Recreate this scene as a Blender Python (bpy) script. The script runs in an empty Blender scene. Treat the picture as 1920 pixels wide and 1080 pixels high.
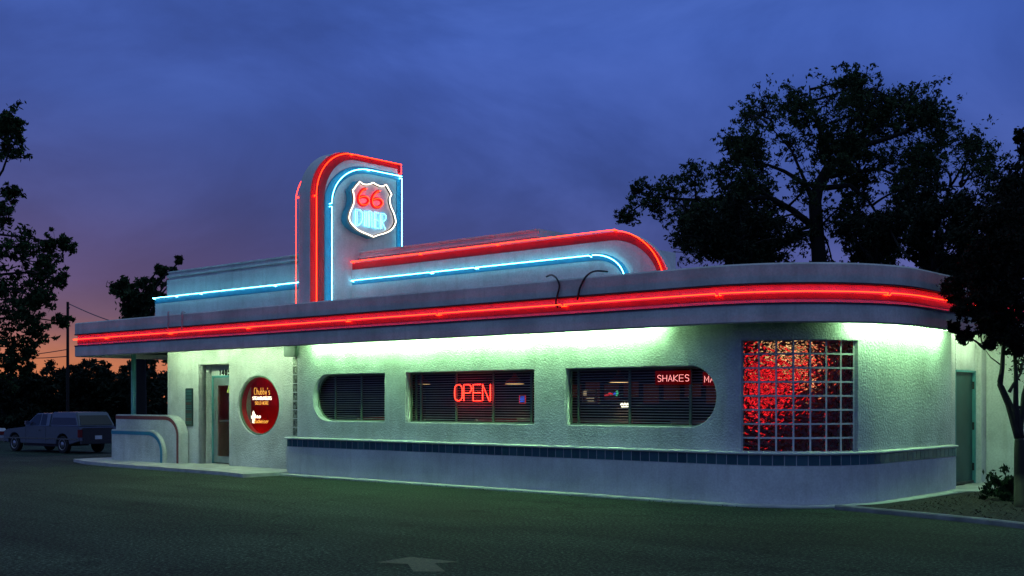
import bpy, bmesh, math, random
import numpy as np
from mathutils import Vector, Matrix
R = math.radians
C = bpy.context.scene.collection
sc = bpy.context.scene
random.seed(7)
YC = -15.04
H = 1.55
F = 2146.0
AX = (.7521, -.6591)      # building X in camera (right, forward)
AY = (.6591, .7521)

# ---------------------------------------------------------------- survey helpers (bearing -> real position)
def ray(px, py):
    r = (px-960)/F; u = (753-py)/F
    return (r*AX[0]+AX[1], r*AY[0]+AY[1], u)
def onY(px, py, Y):
    d = ray(px, py); t = (Y-YC)/d[1]; return Vector((d[0]*t, Y, H+d[2]*t))
def onX(px, py, X):
    d = ray(px, py); t = X/d[0]; return Vector((X, d[1]*t+YC, H+d[2]*t))
def onZ(px, py, z=0.):
    d = ray(px, py); t = (z-H)/d[2]; return Vector((d[0]*t, d[1]*t+YC, z))
def at(px, py, D):
    d = ray(px, py); return Vector((d[0]*D, d[1]*D+YC, H+d[2]*D))

# ---------------------------------------------------------------- materials
MATS = {}
def newmat(name):
    m = bpy.data.materials.new(name); m.use_nodes = True
    nt = m.node_tree; b = nt.nodes['Principled BSDF']; o = nt.nodes['Material Output']
    return m, nt, b, o
def lnk(nt, a, b): nt.links.new(a, b)
def coords(nt, scale=(1,1,1), kind='Object'):
    tc = nt.nodes.new('ShaderNodeTexCoord'); mp = nt.nodes.new('ShaderNodeMapping')
    mp.inputs['Scale'].default_value = scale
    if kind == 'World':
        g = nt.nodes.new('ShaderNodeNewGeometry'); lnk(nt, g.outputs['Position'], mp.inputs[0])
    else: lnk(nt, tc.outputs[kind], mp.inputs[0])
    return mp.outputs[0]
def noise(nt, vec, scale, detail=4, rough=.55):
    n = nt.nodes.new('ShaderNodeTexNoise'); n.inputs['Scale'].default_value = scale
    n.inputs['Detail'].default_value = detail; n.inputs['Roughness'].default_value = rough
    lnk(nt, vec, n.inputs['Vector']); return n.outputs['Fac']
def ramp(nt, fac, stops, interp='LINEAR'):
    r = nt.nodes.new('ShaderNodeValToRGB'); lnk(nt, fac, r.inputs[0]); r.color_ramp.interpolation = interp
    e = r.color_ramp.elements
    while len(e) < len(stops): e.new(.5)
    for k, (p, c) in enumerate(stops):
        e[k].position = p; e[k].color = (*c, 1) if len(c) == 3 else c
    return r.outputs[0]
def mix(nt, fac, a, b, mode='MIX'):
    m = nt.nodes.new('ShaderNodeMix'); m.data_type = 'RGBA'; m.blend_type = mode
    for s, v in ((0, fac), (6, a), (7, b)):
        if isinstance(v, (int, float)): m.inputs[s].default_value = v
        elif isinstance(v, tuple): m.inputs[s].default_value = (*v, 1)
        else: lnk(nt, v, m.inputs[s])
    return m.outputs[2]
def math_(nt, op, a, b=None, c=None):
    m = nt.nodes.new('ShaderNodeMath'); m.operation = op
    for k, v in enumerate((a, b, c)):
        if v is None: continue
        if isinstance(v, (int, float)): m.inputs[k].default_value = v
        else: lnk(nt, v, m.inputs[k])
    return m.outputs[0]
def bump(nt, b, h, strength, dist):
    n = nt.nodes.new('ShaderNodeBump'); n.inputs['Strength'].default_value = strength
    n.inputs['Distance'].default_value = dist; lnk(nt, h, n.inputs['Height']); lnk(nt, n.outputs[0], b.inputs['Normal'])
def simple(name, col, rough=.6, metal=0., var=.12, vscale=6., bmp=0., bscale=60.):
    m, nt, b, o = newmat(name)
    v = coords(nt)
    lo = tuple(max(0, c*(1-var)) for c in col); hi = tuple(min(1, c*(1+var)) for c in col)
    lnk(nt, ramp(nt, noise(nt, v, vscale), [(.3, lo), (.7, hi)]), b.inputs['Base Color'])
    b.inputs['Roughness'].default_value = rough; b.inputs['Metallic'].default_value = metal
    if bmp: bump(nt, b, noise(nt, v, bscale, 3), .5, bmp)
    MATS[name] = m; return m
def emit(name, col, strength, light=1.0):
    m, nt, b, o = newmat(name)
    e = nt.nodes.new('ShaderNodeEmission')
    v = coords(nt); n = noise(nt, v, 3., 2)
    mr = nt.nodes.new('ShaderNodeMapRange'); lnk(nt, n, mr.inputs[0])
    mr.inputs[3].default_value = strength*.9; mr.inputs[4].default_value = strength*1.1
    e.inputs[0].default_value = (*col, 1); lnk(nt, mr.outputs[0], e.inputs[1])
    lnk(nt, e.outputs[0], o.inputs[0]); MATS[name] = m; return m
def stucco(name, col, dist=.012, sc1=14., dirt=True, var=.06):
    m, nt, b, o = newmat(name)
    v = coords(nt)
    base = ramp(nt, noise(nt, v, 1.3, 5, .6), [(.3, tuple(c*(1-var*1.6) for c in col)), (.65, tuple(c*(1+var) for c in col))])
    fine = noise(nt, v, 30., 3)
    base = mix(nt, .25, base, ramp(nt, fine, [(.35, (.45,.45,.45)), (.65, (1,1,1))]), 'MULTIPLY')
    if dist > .01: base = mix(nt, .45, base, ramp(nt, noise(nt, v, .95, 5, .65), [(.36, (.55,.58,.56)), (.50, (.92,.93,.92)), (.6, (1.05,1.05,1.05))]), 'MULTIPLY')
    if dirt:      # rain streaks and grime near the foot
        sv = coords(nt, (2.5, 2.5, .25))
        st = ramp(nt, noise(nt, sv, 3.5, 4), [(.28, (.80,.78,.74)), (.5, (1,1,1))])
        base = mix(nt, .5, base, st, 'MULTIPLY')
    lnk(nt, base, b.inputs['Base Color']); b.inputs['Roughness'].default_value = .85
    b.inputs['Specular IOR Level'].default_value = .25
    if dist:
        vo = nt.nodes.new('ShaderNodeTexVoronoi'); vo.inputs['Scale'].default_value = sc1; lnk(nt, v, vo.inputs['Vector'])
        h = math_(nt, 'ADD', math_(nt, 'MULTIPLY', noise(nt, v, sc1*1.3, 3, .6), 1.), math_(nt, 'MULTIPLY', vo.outputs['Distance'], .55))
        bump(nt, b, h, .9, dist)
    MATS[name] = m; return m

stucco('stucco', (.74,.75,.72), .015, 30., var=.11)
stucco('stucco_smooth', (.74,.76,.72), .003, 30., var=.12)
stucco('fascia_paint', (.66,.64,.60), .002, 20., var=.16)
stucco('parapet_paint', (.70,.71,.70), .003, 10., var=.10)
simple('red_paint', (.40,.012,.022), .55)
simple('channel_paint', (.82,.24,.36), .6)
simple('teal_paint', (.03,.25,.36), .45)
simple('blue_paint', (.02,.20,.33), .45)
simple('maroon_paint', (.22,.055,.05), .6)
simple('shadow_line', (.018,.016,.022), .6)  # near black, stands in for shade at the channel edges
simple('soffit_paint', (.5,.55,.5), .8)
simple('grout', (.55,.57,.57), .8)
simple('door_teal', (.10,.34,.36), .4)
simple('door_rear', (.022,.07,.075), .45, var=.25, vscale=2.5)
simple('alu', (.45,.52,.5), .35, .6)
simple('steel', (.5,.5,.5), .3, .9)
simple('black', (.012,.012,.014), .45)
simple('interior_dark', (.035,.03,.03), .8, var=.4, vscale=1.2)
simple('interior_red', (.6,.03,.04), .7, var=.3, vscale=2.)
simple('interior_redwall', (.16,.012,.012), .7, var=.5, vscale=2.)
simple('interior_floor', (.05,.05,.05), .4)
simple('blind', (.62,.63,.62), .5)
simple('frame_bronze', (.16,.22,.15), .5)
simple('beam_paint', (.10,.13,.12), .8)
simple('glass_strip', (.20,.23,.17), .10, .2, var=.95, vscale=16, bmp=.06, bscale=18)  # sparkle of lit glass put into the colour as pale and dark speckle
simple('lamp_shade', (.40,.12,.06), .35)
simple('board_dark', (.01,.035,.035), .35)
simple('board_teal', (.05,.15,.15), .5)
simple('board_rust', (.16,.06,.04), .5)
simple('number_black', (.008,.008,.008), .9)
simple('cable_black', (.01,.01,.012), .5)
simple('conduit', (.5,.4,.42), .5)
simple('concrete', (.50,.50,.47), .85, var=.22, vscale=3., bmp=.006, bscale=30)
simple('kerb_paint', (.20,.21,.21), .8, var=.3, vscale=4., bmp=.006)
simple('pole_wood', (.015,.012,.010), .9)
simple('bark', (.010,.009,.008), .9, bmp=.02, bscale=12)
simple('bark_near', (.018,.015,.013), .9, bmp=.01, bscale=25)
simple('tyre', (.012,.012,.012), .8)
simple('rim', (.35,.35,.36), .3, .7)
simple('truck_paint', (.14,.165,.20), .32, .35, var=.05)
simple('truck_rear_shade', (.05,.05,.05), .35, .3)  # shade on the truck's rear put into a dark colour
simple('truck_glass', (.008,.01,.012), .06)
simple('tail_lamp', (.18,.01,.01), .2)
simple('chrome', (.55,.55,.57), .15, 1.)
simple('car_paint', (.55,.57,.6), .3, .2)
simple('triangle_yellow', (.6,.55,.12), .5)
simple('vinyl', (.25,.03,.03), .35)
simple('white_face', (.75,.76,.78), .5)

emit('neon_red', (1., .020, .003), 15.)
emit('neon_red_inside', (1., .014, .018), 1.9)
emit('lamp_inside', (1., .55, .22), 1.5)
emit('neon_red_core', (1., .20, .06), 2.6)
emit('neon_blue', (.14, .74, 1.), 13.)
emit('neon_blue_letter', (.14, .74, 1.), 7.)
emit('neon_blue_core', (.42, .95, 1.), 2.2)
emit('neon_open', (1., .018, .009), 20.)
emit('neon_white', (1., .86, .66), 3.2)
emit('neon_pink', (1., .30, .30), 2.2)
emit('neon_yellow', (1., .42, .07), 1.6)
emit('neon_hot', (1., .95, .7), 2.2)
emit('neon_small_blue', (.05,.14,.9), .7)
emit('neon_small_green', (.1,.8,.4), .6)
emit('neon_small_red', (.9,.03,.04), .7)
emit('bulb_warm', (1., .62, .25), 3.0)
emit('fluoro', (.46, 1., .46), 112.)
emit('fluoro_dim', (.66, 1., .58), 92.)

def glass_pane():
    m, nt, b, o = newmat('window_glass')
    t = nt.nodes.new('ShaderNodeBsdfTransparent'); t.inputs[0].default_value = (.88,.92,.90,1)
    g = nt.nodes.new('ShaderNodeBsdfGlossy'); g.inputs['Roughness'].default_value = .03
    lw_ = nt.nodes.new('ShaderNodeLayerWeight'); lw_.inputs[0].default_value = .5; fo = math_(nt, 'ADD', math_(nt, 'MULTIPLY', math_(nt, 'POWER', lw_.outputs['Facing'], 4.), .35), .02)
    bp = nt.nodes.new('ShaderNodeBump'); bp.inputs['Strength'].default_value = .06; bp.inputs['Distance'].default_value = .02
    lnk(nt, noise(nt, coords(nt), 2.), bp.inputs['Height']); lnk(nt, bp.outputs[0], g.inputs['Normal'])
    mx = nt.nodes.new('ShaderNodeMixShader'); lnk(nt, fo, mx.inputs[0]); lnk(nt, t.outputs[0], mx.inputs[1]); lnk(nt, g.outputs[0], mx.inputs[2])
    lnk(nt, mx.outputs[0], o.inputs[0]); MATS['glass'] = m
glass_pane()
def glass_block():
    m, nt, b, o = newmat('glass_block')
    b.inputs['Base Color'].default_value = (.92,.95,.93,1); b.inputs['Transmission Weight'].default_value = 1.
    b.inputs['Roughness'].default_value = .03; b.inputs['IOR'].default_value = 1.35
    v = coords(nt)
    w = nt.nodes.new('ShaderNodeTexNoise'); w.inputs['Scale'].default_value = 2.3; w.inputs['Detail'].default_value = 0.; w.inputs['Distortion'].default_value = 1.2
    lnk(nt, v, w.inputs['Vector'])
    at_ = nt.nodes.new('ShaderNodeAttribute'); at_.attribute_name = 'tone'
    sc_ = nt.nodes.new('ShaderNodeVectorMath'); sc_.operation = 'SCALE'; sc_.inputs[0].default_value = (.25, .2, .5); lnk(nt, at_.outputs['Fac'], sc_.inputs[3])
    ce = nt.nodes.new('ShaderNodeAttribute'); ce.attribute_name = 'cell'; ad = nt.nodes.new('ShaderNodeVectorMath'); ad.operation = 'ADD'; lnk(nt, ce.outputs['Vector'], ad.inputs[0]); lnk(nt, sc_.outputs[0], ad.inputs[1]); lnk(nt, ad.outputs[0], w.inputs['Vector'])
    bump(nt, b, w.outputs['Fac'], 1., .034); MATS['glass_block'] = m
glass_block()

def asphalt():
    m, nt, b, o = newmat('asphalt')
    v = coords(nt)
    big = noise(nt, v, .25, 5, .6)
    base = ramp(nt, big, [(.3, (.026,.042,.032)), (.7, (.050,.078,.056))])
    sv = coords(nt, (.35, 1.6, 1)); st = noise(nt, sv, .8, 4)
    base = mix(nt, .6, base, ramp(nt, st, [(.35, (.55,.55,.6)), (.6, (1,1,1))]), 'MULTIPLY')
    g1 = noise(nt, v, 26., 3, .8)
    base = mix(nt, 1., base, ramp(nt, g1, [(.38, (.22,.22,.22)), (.52, (.8,.8,.8)), (.62, (2.2,2.2,2.1)), (.72, (6.,6.,5.4))]), 'MULTIPLY')
    pv = nt.nodes.new('ShaderNodeTexVoronoi'); pv.inputs['Scale'].default_value = .16; pv.inputs['Randomness'].default_value = .9; lnk(nt, v, pv.inputs['Vector'])
    base = mix(nt, .5, base, ramp(nt, pv.outputs['Color'], [(.2, (.72,.72,.74)), (.8, (1.12,1.12,1.1))]), 'MULTIPLY')
    base = mix(nt, .8, base, ramp(nt, noise(nt, v, 1.1, 3, .5), [(.30, (.50,.50,.50)), (.37, (1,1,1))]), 'MULTIPLY')
    tv = coords(nt, (.12, 1., 1)); base = mix(nt, .6, base, ramp(nt, noise(nt, tv, .7, 2), [(.40, (.70,.70,.72)), (.5, (1,1,1)), (.62, (1.15,1.15,1.12))]), 'MULTIPLY')
    # hairline cracks
    vo = nt.nodes.new('ShaderNodeTexVoronoi'); vo.feature = 'DISTANCE_TO_EDGE'; vo.inputs['Scale'].default_value = .28
    wv = nt.nodes.new('ShaderNodeVectorMath'); wv.operation = 'ADD'
    nn = nt.nodes.new('ShaderNodeTexNoise'); nn.inputs['Scale'].default_value = 1.2; lnk(nt, v, nn.inputs['Vector'])
    lnk(nt, v, wv.inputs[0]); lnk(nt, nn.outputs['Color'], wv.inputs[1]); lnk(nt, wv.outputs[0], vo.inputs['Vector'])
    ck = ramp(nt, vo.outputs['Distance'], [(.002, (.45,.45,.45)), (.008, (1,1,1))])
    base = mix(nt, .7, base, ck, 'MULTIPLY')
    lnk(nt, base, b.inputs['Base Color']); b.inputs['Roughness'].default_value = .85
    b.inputs['Specular IOR Level'].default_value = .12
    bump(nt, b, noise(nt, v, 55., 3, .7), 1., .012); MATS['asphalt'] = m
asphalt()
def mulch():
    m, nt, b, o = newmat('mulch'); v = coords(nt)
    lnk(nt, ramp(nt, noise(nt, v, 22., 4, .7), [(.35, (.002,.002,.002)), (.55, (.008,.006,.005)), (.72, (.035,.025,.02))]), b.inputs['Base Color'])
    b.inputs['Roughness'].default_value = .95; bump(nt, b, noise(nt, v, 25., 4), 1., .05); MATS['mulch'] = m
mulch()
def worn():
    m, nt, b, o = newmat('worn_paint'); v = coords(nt, (1, 1, 1))
    n = noise(nt, coords(nt, (3, 12, 1)), 4., 5, .75)
    col = ramp(nt, n, [(.38, (.045,.05,.04)), (.52, (.10,.10,.055)), (.7, (.17,.165,.09))])
    g = ramp(nt, noise(nt, v, 42., 2, .7), [(.35, (.35,.35,.35)), (.6, (1,1,1))])
    lnk(nt, mix(nt, 1., col, g, 'MULTIPLY'), b.inputs['Base Color']); b.inputs['Roughness'].default_value = .8; MATS['worn_paint'] = m
worn()
def tilemat():
    m, nt, b, o = newmat('tile_glaze'); v = coords(nt)
    at_ = nt.nodes.new('ShaderNodeAttribute'); at_.attribute_name = 'tone'
    lnk(nt, ramp(nt, at_.outputs['Fac'], [(0, (.018,.075,.10)), (1, (.05,.14,.17))]), b.inputs['Base Color'])
    b.inputs['Roughness'].default_value = .22; bump(nt, b, noise(nt, v, 9.), .3, .01); MATS['tile'] = m
tilemat()
def leafmat(name, dark, light, trans=.25):
    m, nt, b, o = newmat(name)
    a = nt.nodes.new('ShaderNodeAttribute'); a.attribute_name = 'tone'
    col = ramp(nt, a.outputs['Fac'], [(0, dark), (1, light)])
    lnk(nt, col, b.inputs['Base Color']); b.inputs['Roughness'].default_value = .75; b.inputs['Specular IOR Level'].default_value = .15
    tr = nt.nodes.new('ShaderNodeBsdfTranslucent'); lnk(nt, col, tr.inputs[0])
    mx = nt.nodes.new('ShaderNodeMixShader'); mx.inputs[0].default_value = trans
    lnk(nt, b.outputs[0], mx.inputs[1]); lnk(nt, tr.outputs[0], mx.inputs[2]); lnk(nt, mx.outputs[0], o.inputs[0]); MATS[name] = m
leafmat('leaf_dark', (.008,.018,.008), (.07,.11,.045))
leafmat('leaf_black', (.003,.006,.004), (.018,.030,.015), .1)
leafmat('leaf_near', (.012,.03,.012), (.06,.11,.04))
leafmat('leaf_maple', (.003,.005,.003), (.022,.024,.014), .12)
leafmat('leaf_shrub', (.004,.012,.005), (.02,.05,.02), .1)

# ---------------------------------------------------------------- mesh builder
class MB:
    def __init__(s): s.v = []; s.f = []; s.tone = []; s.cell = []
    def add(s, vs, fs):
        o = len(s.v); s.v += [tuple(p) for p in vs]; s.f += [tuple(i+o for i in f) for f in fs]; return s
    def box(s, x0, x1, y0, y1, z0, z1):
        return s.add([(x0,y0,z0),(x1,y0,z0),(x1,y1,z0),(x0,y1,z0),(x0,y0,z1),(x1,y0,z1),(x1,y1,z1),(x0,y1,z1)],
            [(0,3,2,1),(4,5,6,7),(0,1,5,4),(1,2,6,5),(2,3,7,6),(3,0,4,7)])
    def tube(s, pts, r, seg=8, closed=False, cap=True):
        pts = [Vector(p) for p in pts]; n = len(pts)
        rr = r if isinstance(r, (list, tuple)) else [r]*n
        t0 = (pts[1]-pts[0]).normalized()
        up = Vector((0,0,1)) if abs(t0.z) < .9 else Vector((1,0,0))
        nrm = t0.cross(up).normalized(); vs = []
        for i, p in enumerate(pts):
            if closed: t = (pts[(i+1) % n]-pts[i-1]).normalized()
            else: t = (pts[min(i+1, n-1)]-pts[max(i-1, 0)]).normalized()
            nrm = (nrm - t*nrm.dot(t))
            if nrm.length < 1e-6: nrm = t.orthogonal()
            nrm.normalize(); b = t.cross(nrm)
            for k in range(seg):
                a = 2*math.pi*k/seg; vs.append(p+(nrm*math.cos(a)+b*math.sin(a))*rr[i])
        fs = []
        for i in range(n if closed else n-1):
            j = (i+1) % n
            for k in range(seg):
                l = (k+1) % seg; fs.append((i*seg+k, i*seg+l, j*seg+l, j*seg+k))
        if cap and not closed:
            fs.append(tuple(range(seg))[::-1]); fs.append(tuple((n-1)*seg+k for k in range(seg)))
        return s.add(vs, fs)
    def prism(s, poly, axis, a0, a1):
        """poly of (u,v); axis 'Y': (u,·,v); 'X': (·,u,v); 'Z': (u,v,·)"""
        def P(u, v, a): return {'Y': (u, a, v), 'X': (a, u, v), 'Z': (u, v, a)}[axis]
        n = len(poly); vs = [P(u, v, a0) for u, v in poly]+[P(u, v, a1) for u, v in poly]
        fs = [tuple(range(n)), tuple(range(2*n-1, n-1, -1))]
        fs += [(i, i+n, (i+1) % n+n, (i+1) % n) for i in range(n)]
        return s.add(vs, fs)
    def ribbon(s, outer, inner, axis, a0, a1):
        """band between two polylines of equal length, thick a0..a1"""
        def P(u, v, a): return {'Y': (u, a, v), 'X': (a, u, v), 'Z': (u, v, a)}[axis]
        n = len(outer); vs = []
        for (o, i) in zip(outer, inner): vs += [P(*o, a0), P(*i, a0), P(*i, a1), P(*o, a1)]
        fs = []
        for k in range(n-1):
            for q in range(4): fs.append((4*k+q, 4*k+(q+1) % 4, 4*k+4+(q+1) % 4, 4*k+4+q))
        fs += [(0,1,2,3), (4*n-4, 4*n-1, 4*n-2, 4*n-3)]
        return s.add(vs, fs)
    def sweep(s, prof, st):
        n = len(prof); vs = []
        for (x, y, nx, ny) in st:
            for d, z in prof: vs.append((x+nx*d, y+ny*d, z))
        fs = []
        for i in range(len(st)-1):
            for k in range(n):
                l = (k+1) % n; fs.append((i*n+k, i*n+l, (i+1)*n+l, (i+1)*n+k))
        fs.append(tuple(range(n))); fs.append(tuple((len(st)-1)*n+k for k in range(n-1, -1, -1)))
        return s.add(vs, fs)
    def build(s, name, mat, parent=None, smooth=None, bevel=0., loc=None, rotz=0.):
        me = bpy.data.meshes.new(name); me.from_pydata(s.v, [], s.f); me.update()
        bm = bmesh.new(); bm.from_mesh(me)
        bmesh.ops.recalc_face_normals(bm, faces=bm.faces)
        if bevel:
            es = [e for e in bm.edges if len(e.link_faces) == 2 and e.calc_face_angle(0) > .6]
            bmesh.ops.bevel(bm, geom=es, offset=bevel, segments=2, affect='EDGES', clamp_overlap=True)
        bm.to_mesh(me); bm.free()
        if s.tone:
            a = me.attributes.new('tone', 'FLOAT', 'FACE')
            if len(s.tone) == len(me.polygons): a.data.foreach_set('value', s.tone)
        if s.cell and len(s.cell) == 3*len(me.vertices):
            a = me.attributes.new('cell', 'FLOAT_VECTOR', 'POINT'); a.data.foreach_set('vector', s.cell)
        me.materials.append(MATS[mat])
        if smooth is not None:
            me.shade_smooth() if smooth is True else None
            if smooth is not True:
                me.shade_smooth(); 
                try: me.set_sharp_from_angle(angle=smooth)
                except Exception: pass
        o = bpy.data.objects.new(name, me); C.objects.link(o)
        if loc is not None: o.location = loc
        if rotz: o.rotation_euler = (0, 0, rotz)
        if parent is not None: o.parent = parent
        return o

def tag(o, label=None, cat=None, group=None, kind=None):
    if label: o['label'] = label
    if cat: o['category'] = cat
    if group: o['group'] = group
    if kind: o['kind'] = kind
    return o
def thing(name, label, cat, loc=(0,0,0), rotz=0., group=None):
    o = bpy.data.objects.new(name, None); C.objects.link(o); o.empty_display_size = .2
    o.location = loc; o.rotation_euler = (0, 0, rotz); return tag(o, label, cat, group)
def copy_tree(o, parent=None):
    c = o.copy(); C.objects.link(c); c.parent = parent
    for ch in list(o.children): copy_tree(ch, c)
    return c

# ---------------------------------------------------------------- diner plan
XC = -9.05; RB = 1.80; XR = XC+RB            # corner centre, base radius, right wall plane
YE = 4.85
def stations(x0, y1, step=.5, d0=0, left=False, yl=5.):
    st = []
    if left:      # rounded left end of the canopy
        cx, r0 = -27.25, -.35
        st += [(cx-r0, yl, -1, 0)]
        for k in range(9):
            a = math.pi+math.pi/2*k/8; n = (math.cos(a), math.sin(a)); st.append((cx+n[0]*r0, r0+n[1]*r0, n[0], n[1]))
        x0 = cx
    else: st.append((x0, 0, 0, -1))
    n = max(1, int((XC-x0)/1.5))
    for k in range(1, n+1): st.append((x0+(XC-x0)*k/n, 0, 0, -1))
    for k in range(1, 25):
        a = math.pi/2*k/24; st.append((XC+RB*math.sin(a), RB-RB*math.cos(a), math.sin(a), -math.cos(a)))
    if y1 > RB: st.append((XR, y1, 1, 0))
    return st
def arc_st(a0, a1, n=16):
    return [(XC+RB*math.sin(a0+(a1-a0)*k/n), RB-RB*math.cos(a0+(a1-a0)*k/n), math.sin(a0+(a1-a0)*k/n), -math.cos(a0+(a1-a0)*k/n)) for k in range(n+1)]

diner = thing('diner', 'white stucco roadside diner with rounded corner and a red neon band around its canopy', 'diner')

# flat wall piece with holes, front face at Y=yf
def holed_wall(name, outer, holes, yf, thick, mat, parent, bev=.02):
    cu = bpy.data.curves.new('tmp', 'CURVE'); cu.dimensions = '2D'; cu.fill_mode = 'BOTH'; cu.extrude = thick/2
    for loop in [outer]+holes:
        sp = cu.splines.new('POLY'); sp.points.add(len(loop)-1); sp.use_cyclic_u = True
        for p, (x, z) in zip(sp.points, loop): p.co = (x, z, 0, 1)
    ob = bpy.data.objects.new('tmp', cu); C.objects.link(ob)
    dg = bpy.context.evaluated_depsgraph_get()
    me = bpy.data.meshes.new_from_object(ob.evaluated_get(dg))
    bpy.data.objects.remove(ob)
    me.transform(Matrix(((1,0,0,0),(0,0,-1,yf+thick/2),(0,1,0,0),(0,0,0,1))))
    bm = bmesh.new(); bm.from_mesh(me); bmesh.ops.remove_doubles(bm, verts=bm.verts, dist=.0005)
    bmesh.ops.recalc_face_normals(bm, faces=bm.faces)
    xs = [p[0] for p in outer]; zs = [p[1] for p in outer]; e_ = .01
    def inner(e):
        return all(min(xs)+e_ < v.co.x < max(xs)-e_ and v.co.z < max(zs)-e_ and v.co.y < yf+.01 for v in e.verts) and (e.verts[0].co.z > min(zs)+e_ or e.verts[1].co.z > min(zs)+e_)
    es = [e for e in bm.edges if len(e.link_faces) == 2 and e.calc_face_angle(0) > .7 and inner(e)]
    try:
        if bev: bmesh.ops.bevel(bm, geom=es, offset=bev, segments=3, affect='EDGES', clamp_overlap=True)
    except Exception as ex: print('bevel', ex)
    bm.to_mesh(me); bm.free(); me.name = name
    me.materials.clear(); me.materials.append(MATS[mat])
    o = bpy.data.objects.new(name, me); C.objects.link(o); o.parent = parent; return o

ZB, ZT0, ZT1, ZL = .595, .60, .76, .80
ZS = 2.80
W1 = (-18.73, -16.56); W2 = (-15.95, -12.75); W3 = (-12.05, -9.13)
WZ = (1.16, 2.10)
rz = (WZ[1]-WZ[0])/2; zc = sum(WZ)/2
def win_loop(w, i=0.):
    x0, x1 = w[0]+i, w[1]-i; z0, z1 = WZ[0]+i, WZ[1]-i; r = rz-i
    if w is W1:
        return [(x1, z0), (x1, z1), (x0+r, z1)]+[(x0+r-r*math.sin(math.pi*k/20), zc+r*math.cos(math.pi*k/20)) for k in range(1, 20)]+[(x0+r, z0)]
    if w is W3:
        return [(x0, z1), (x0, z0), (x1-r, z0)]+[(x1-r+r*math.sin(math.pi*k/20), zc-r*math.cos(math.pi*k/20)) for k in range(1, 20)]+[(x1-r, z1)]
    return [(x0, z0), (x1, z0), (x1, z1), (x0, z1)]
XL = -19.25
holed_wall('front_wall', [(XL, ZL), (XC, ZL), (XC, 3.0), (XL, 3.0)], [win_loop(W1), win_loop(W2), win_loop(W3)], .08, .16, 'stucco', diner)
# glass block opening along the corner: find arc angles from bearings
def ang_for(px, d):
    best = None
    for k in range(900):
        a = math.pi/2*k/900; x = XC+(RB+d)*math.sin(a); y = RB-(RB+d)*math.cos(a)
        f = x*AX[1]+(y-YC)*AY[1]; r = x*AX[0]+(y-YC)*AY[0]; p = 960+F*r/f
        if best is None or abs(p-px) < best[0]: best = (abs(p-px), a)
    return best[1]
A0 = ang_for(1390, -.08); A1 = ang_for(1609, -.08)
GZ1 = 2.47
m = MB()
m.sweep([(-.08, ZL), (-.08, 3.0), (-.24, 3.0), (-.24, ZL)], arc_st(0, A0, 8))
m.sweep([(-.08, GZ1), (-.08, 3.0), (-.24, 3.0), (-.24, GZ1)], arc_st(A0, A1, 20))
tail = arc_st(A1, math.pi/2, 12)+[(XR, YE, 1, 0)]
m.sweep([(-.08, ZL), (-.08, 3.0), (-.24, 3.0), (-.24, ZL)], tail)
m.build('corner_wall', 'stucco', diner, smooth=R(30))
# base wall, tiles, coping
BX = -19.5
m = MB(); m.sweep([(0, 0), (0, ZB), (-.012, ZB), (-.012, .765), (-.2, .765), (-.2, 0)], stations(BX, YE))
m.build('base_wall', 'stucco_smooth', diner, smooth=R(30))
m = MB(); m.sweep([(-.0119, ZB+.001), (-.006, ZB+.001), (-.006, .764), (-.0119, .764)], stations(BX+.001, YE-.001))
m.build('tile_grout', 'grout', diner)
m = MB()
L1 = XC-BX; L2 = RB*math.pi/2; L3 = YE-RB; TOT = L1+L2+L3; tw = .172; n = int(TOT/tw)
def along(s_):
    if s_ < L1: return (BX+s_, 0, 0, -1)
    if s_ < L1+L2:
        a = (s_-L1)/RB; return (XC+RB*math.sin(a), RB-RB*math.cos(a), math.sin(a), -math.cos(a))
    return (XR, RB+s_-L1-L2, 1, 0)
for k in range(n):
    a, b = k*TOT/n+.007, (k+1)*TOT/n-.007
    m.sweep([(-.008, ZB+.012), (-.001, ZB+.012), (-.001, .755), (-.008, .755)], [along(a), along((a+b)/2), along(b)])
    m.tone += [random.random()]*(8+2)
m.build('tile_band', 'tile', diner)
m = MB(); m.sweep([(-.25, .766), (.035, .766), (.045, .775), (.045, .79), (.03, .802), (-.25, .815)], stations(BX-.04, YE+.0))
m.build('ledge_coping', 'stucco_smooth', diner, smooth=R(30))

# glass block window ------------------------------------------------
gbw = MB(); NB, NR = 7, 8
gz0, gz1 = .80, GZ1
dg0, dg1 = -.22, -.14
B0 = ang_for(1393, -.17); B1 = ang_for(1598, -.17)
gbf = MB()
gbf.sweep([(-.225, gz0), (-.19, gz0), (-.19, gz1), (-.225, gz1)], arc_st(A0-.03, B0, 2))
gbf.sweep([(-.225, gz0), (-.19, gz0), (-.19, gz1), (-.225, gz1)], arc_st(B1, A1+.03, 2)); gbf.sweep([(-.24, gz1), (-.19, gz1), (-.19, gz1+.02), (-.24, gz1+.02)], arc_st(A0-.03, A1+.03, 16))
win = gbf.build('glass_block_window', 'stucco_smooth', diner)
mort = MB(); blk = MB(); gw = .026
for k in range(NB+1):
    a = B0+(B1-B0)*k/NB; da = gw/2/(RB-.17)
    mort.sweep([(dg0, gz0), (dg1, gz0), (dg1, gz1), (dg0, gz1)], arc_st(a-da, a+da, 1))
for j in range(NR+1):
    z = gz0+(gz1-gz0)*j/NR
    mort.sweep([(dg0+.002, z-gw/2), (dg1-.002, z-gw/2), (dg1-.002, z+gw/2), (dg0+.002, z+gw/2)], arc_st(B0, B1, 21))
mort.build('mortar_grid', 'stucco_smooth', win)
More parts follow.
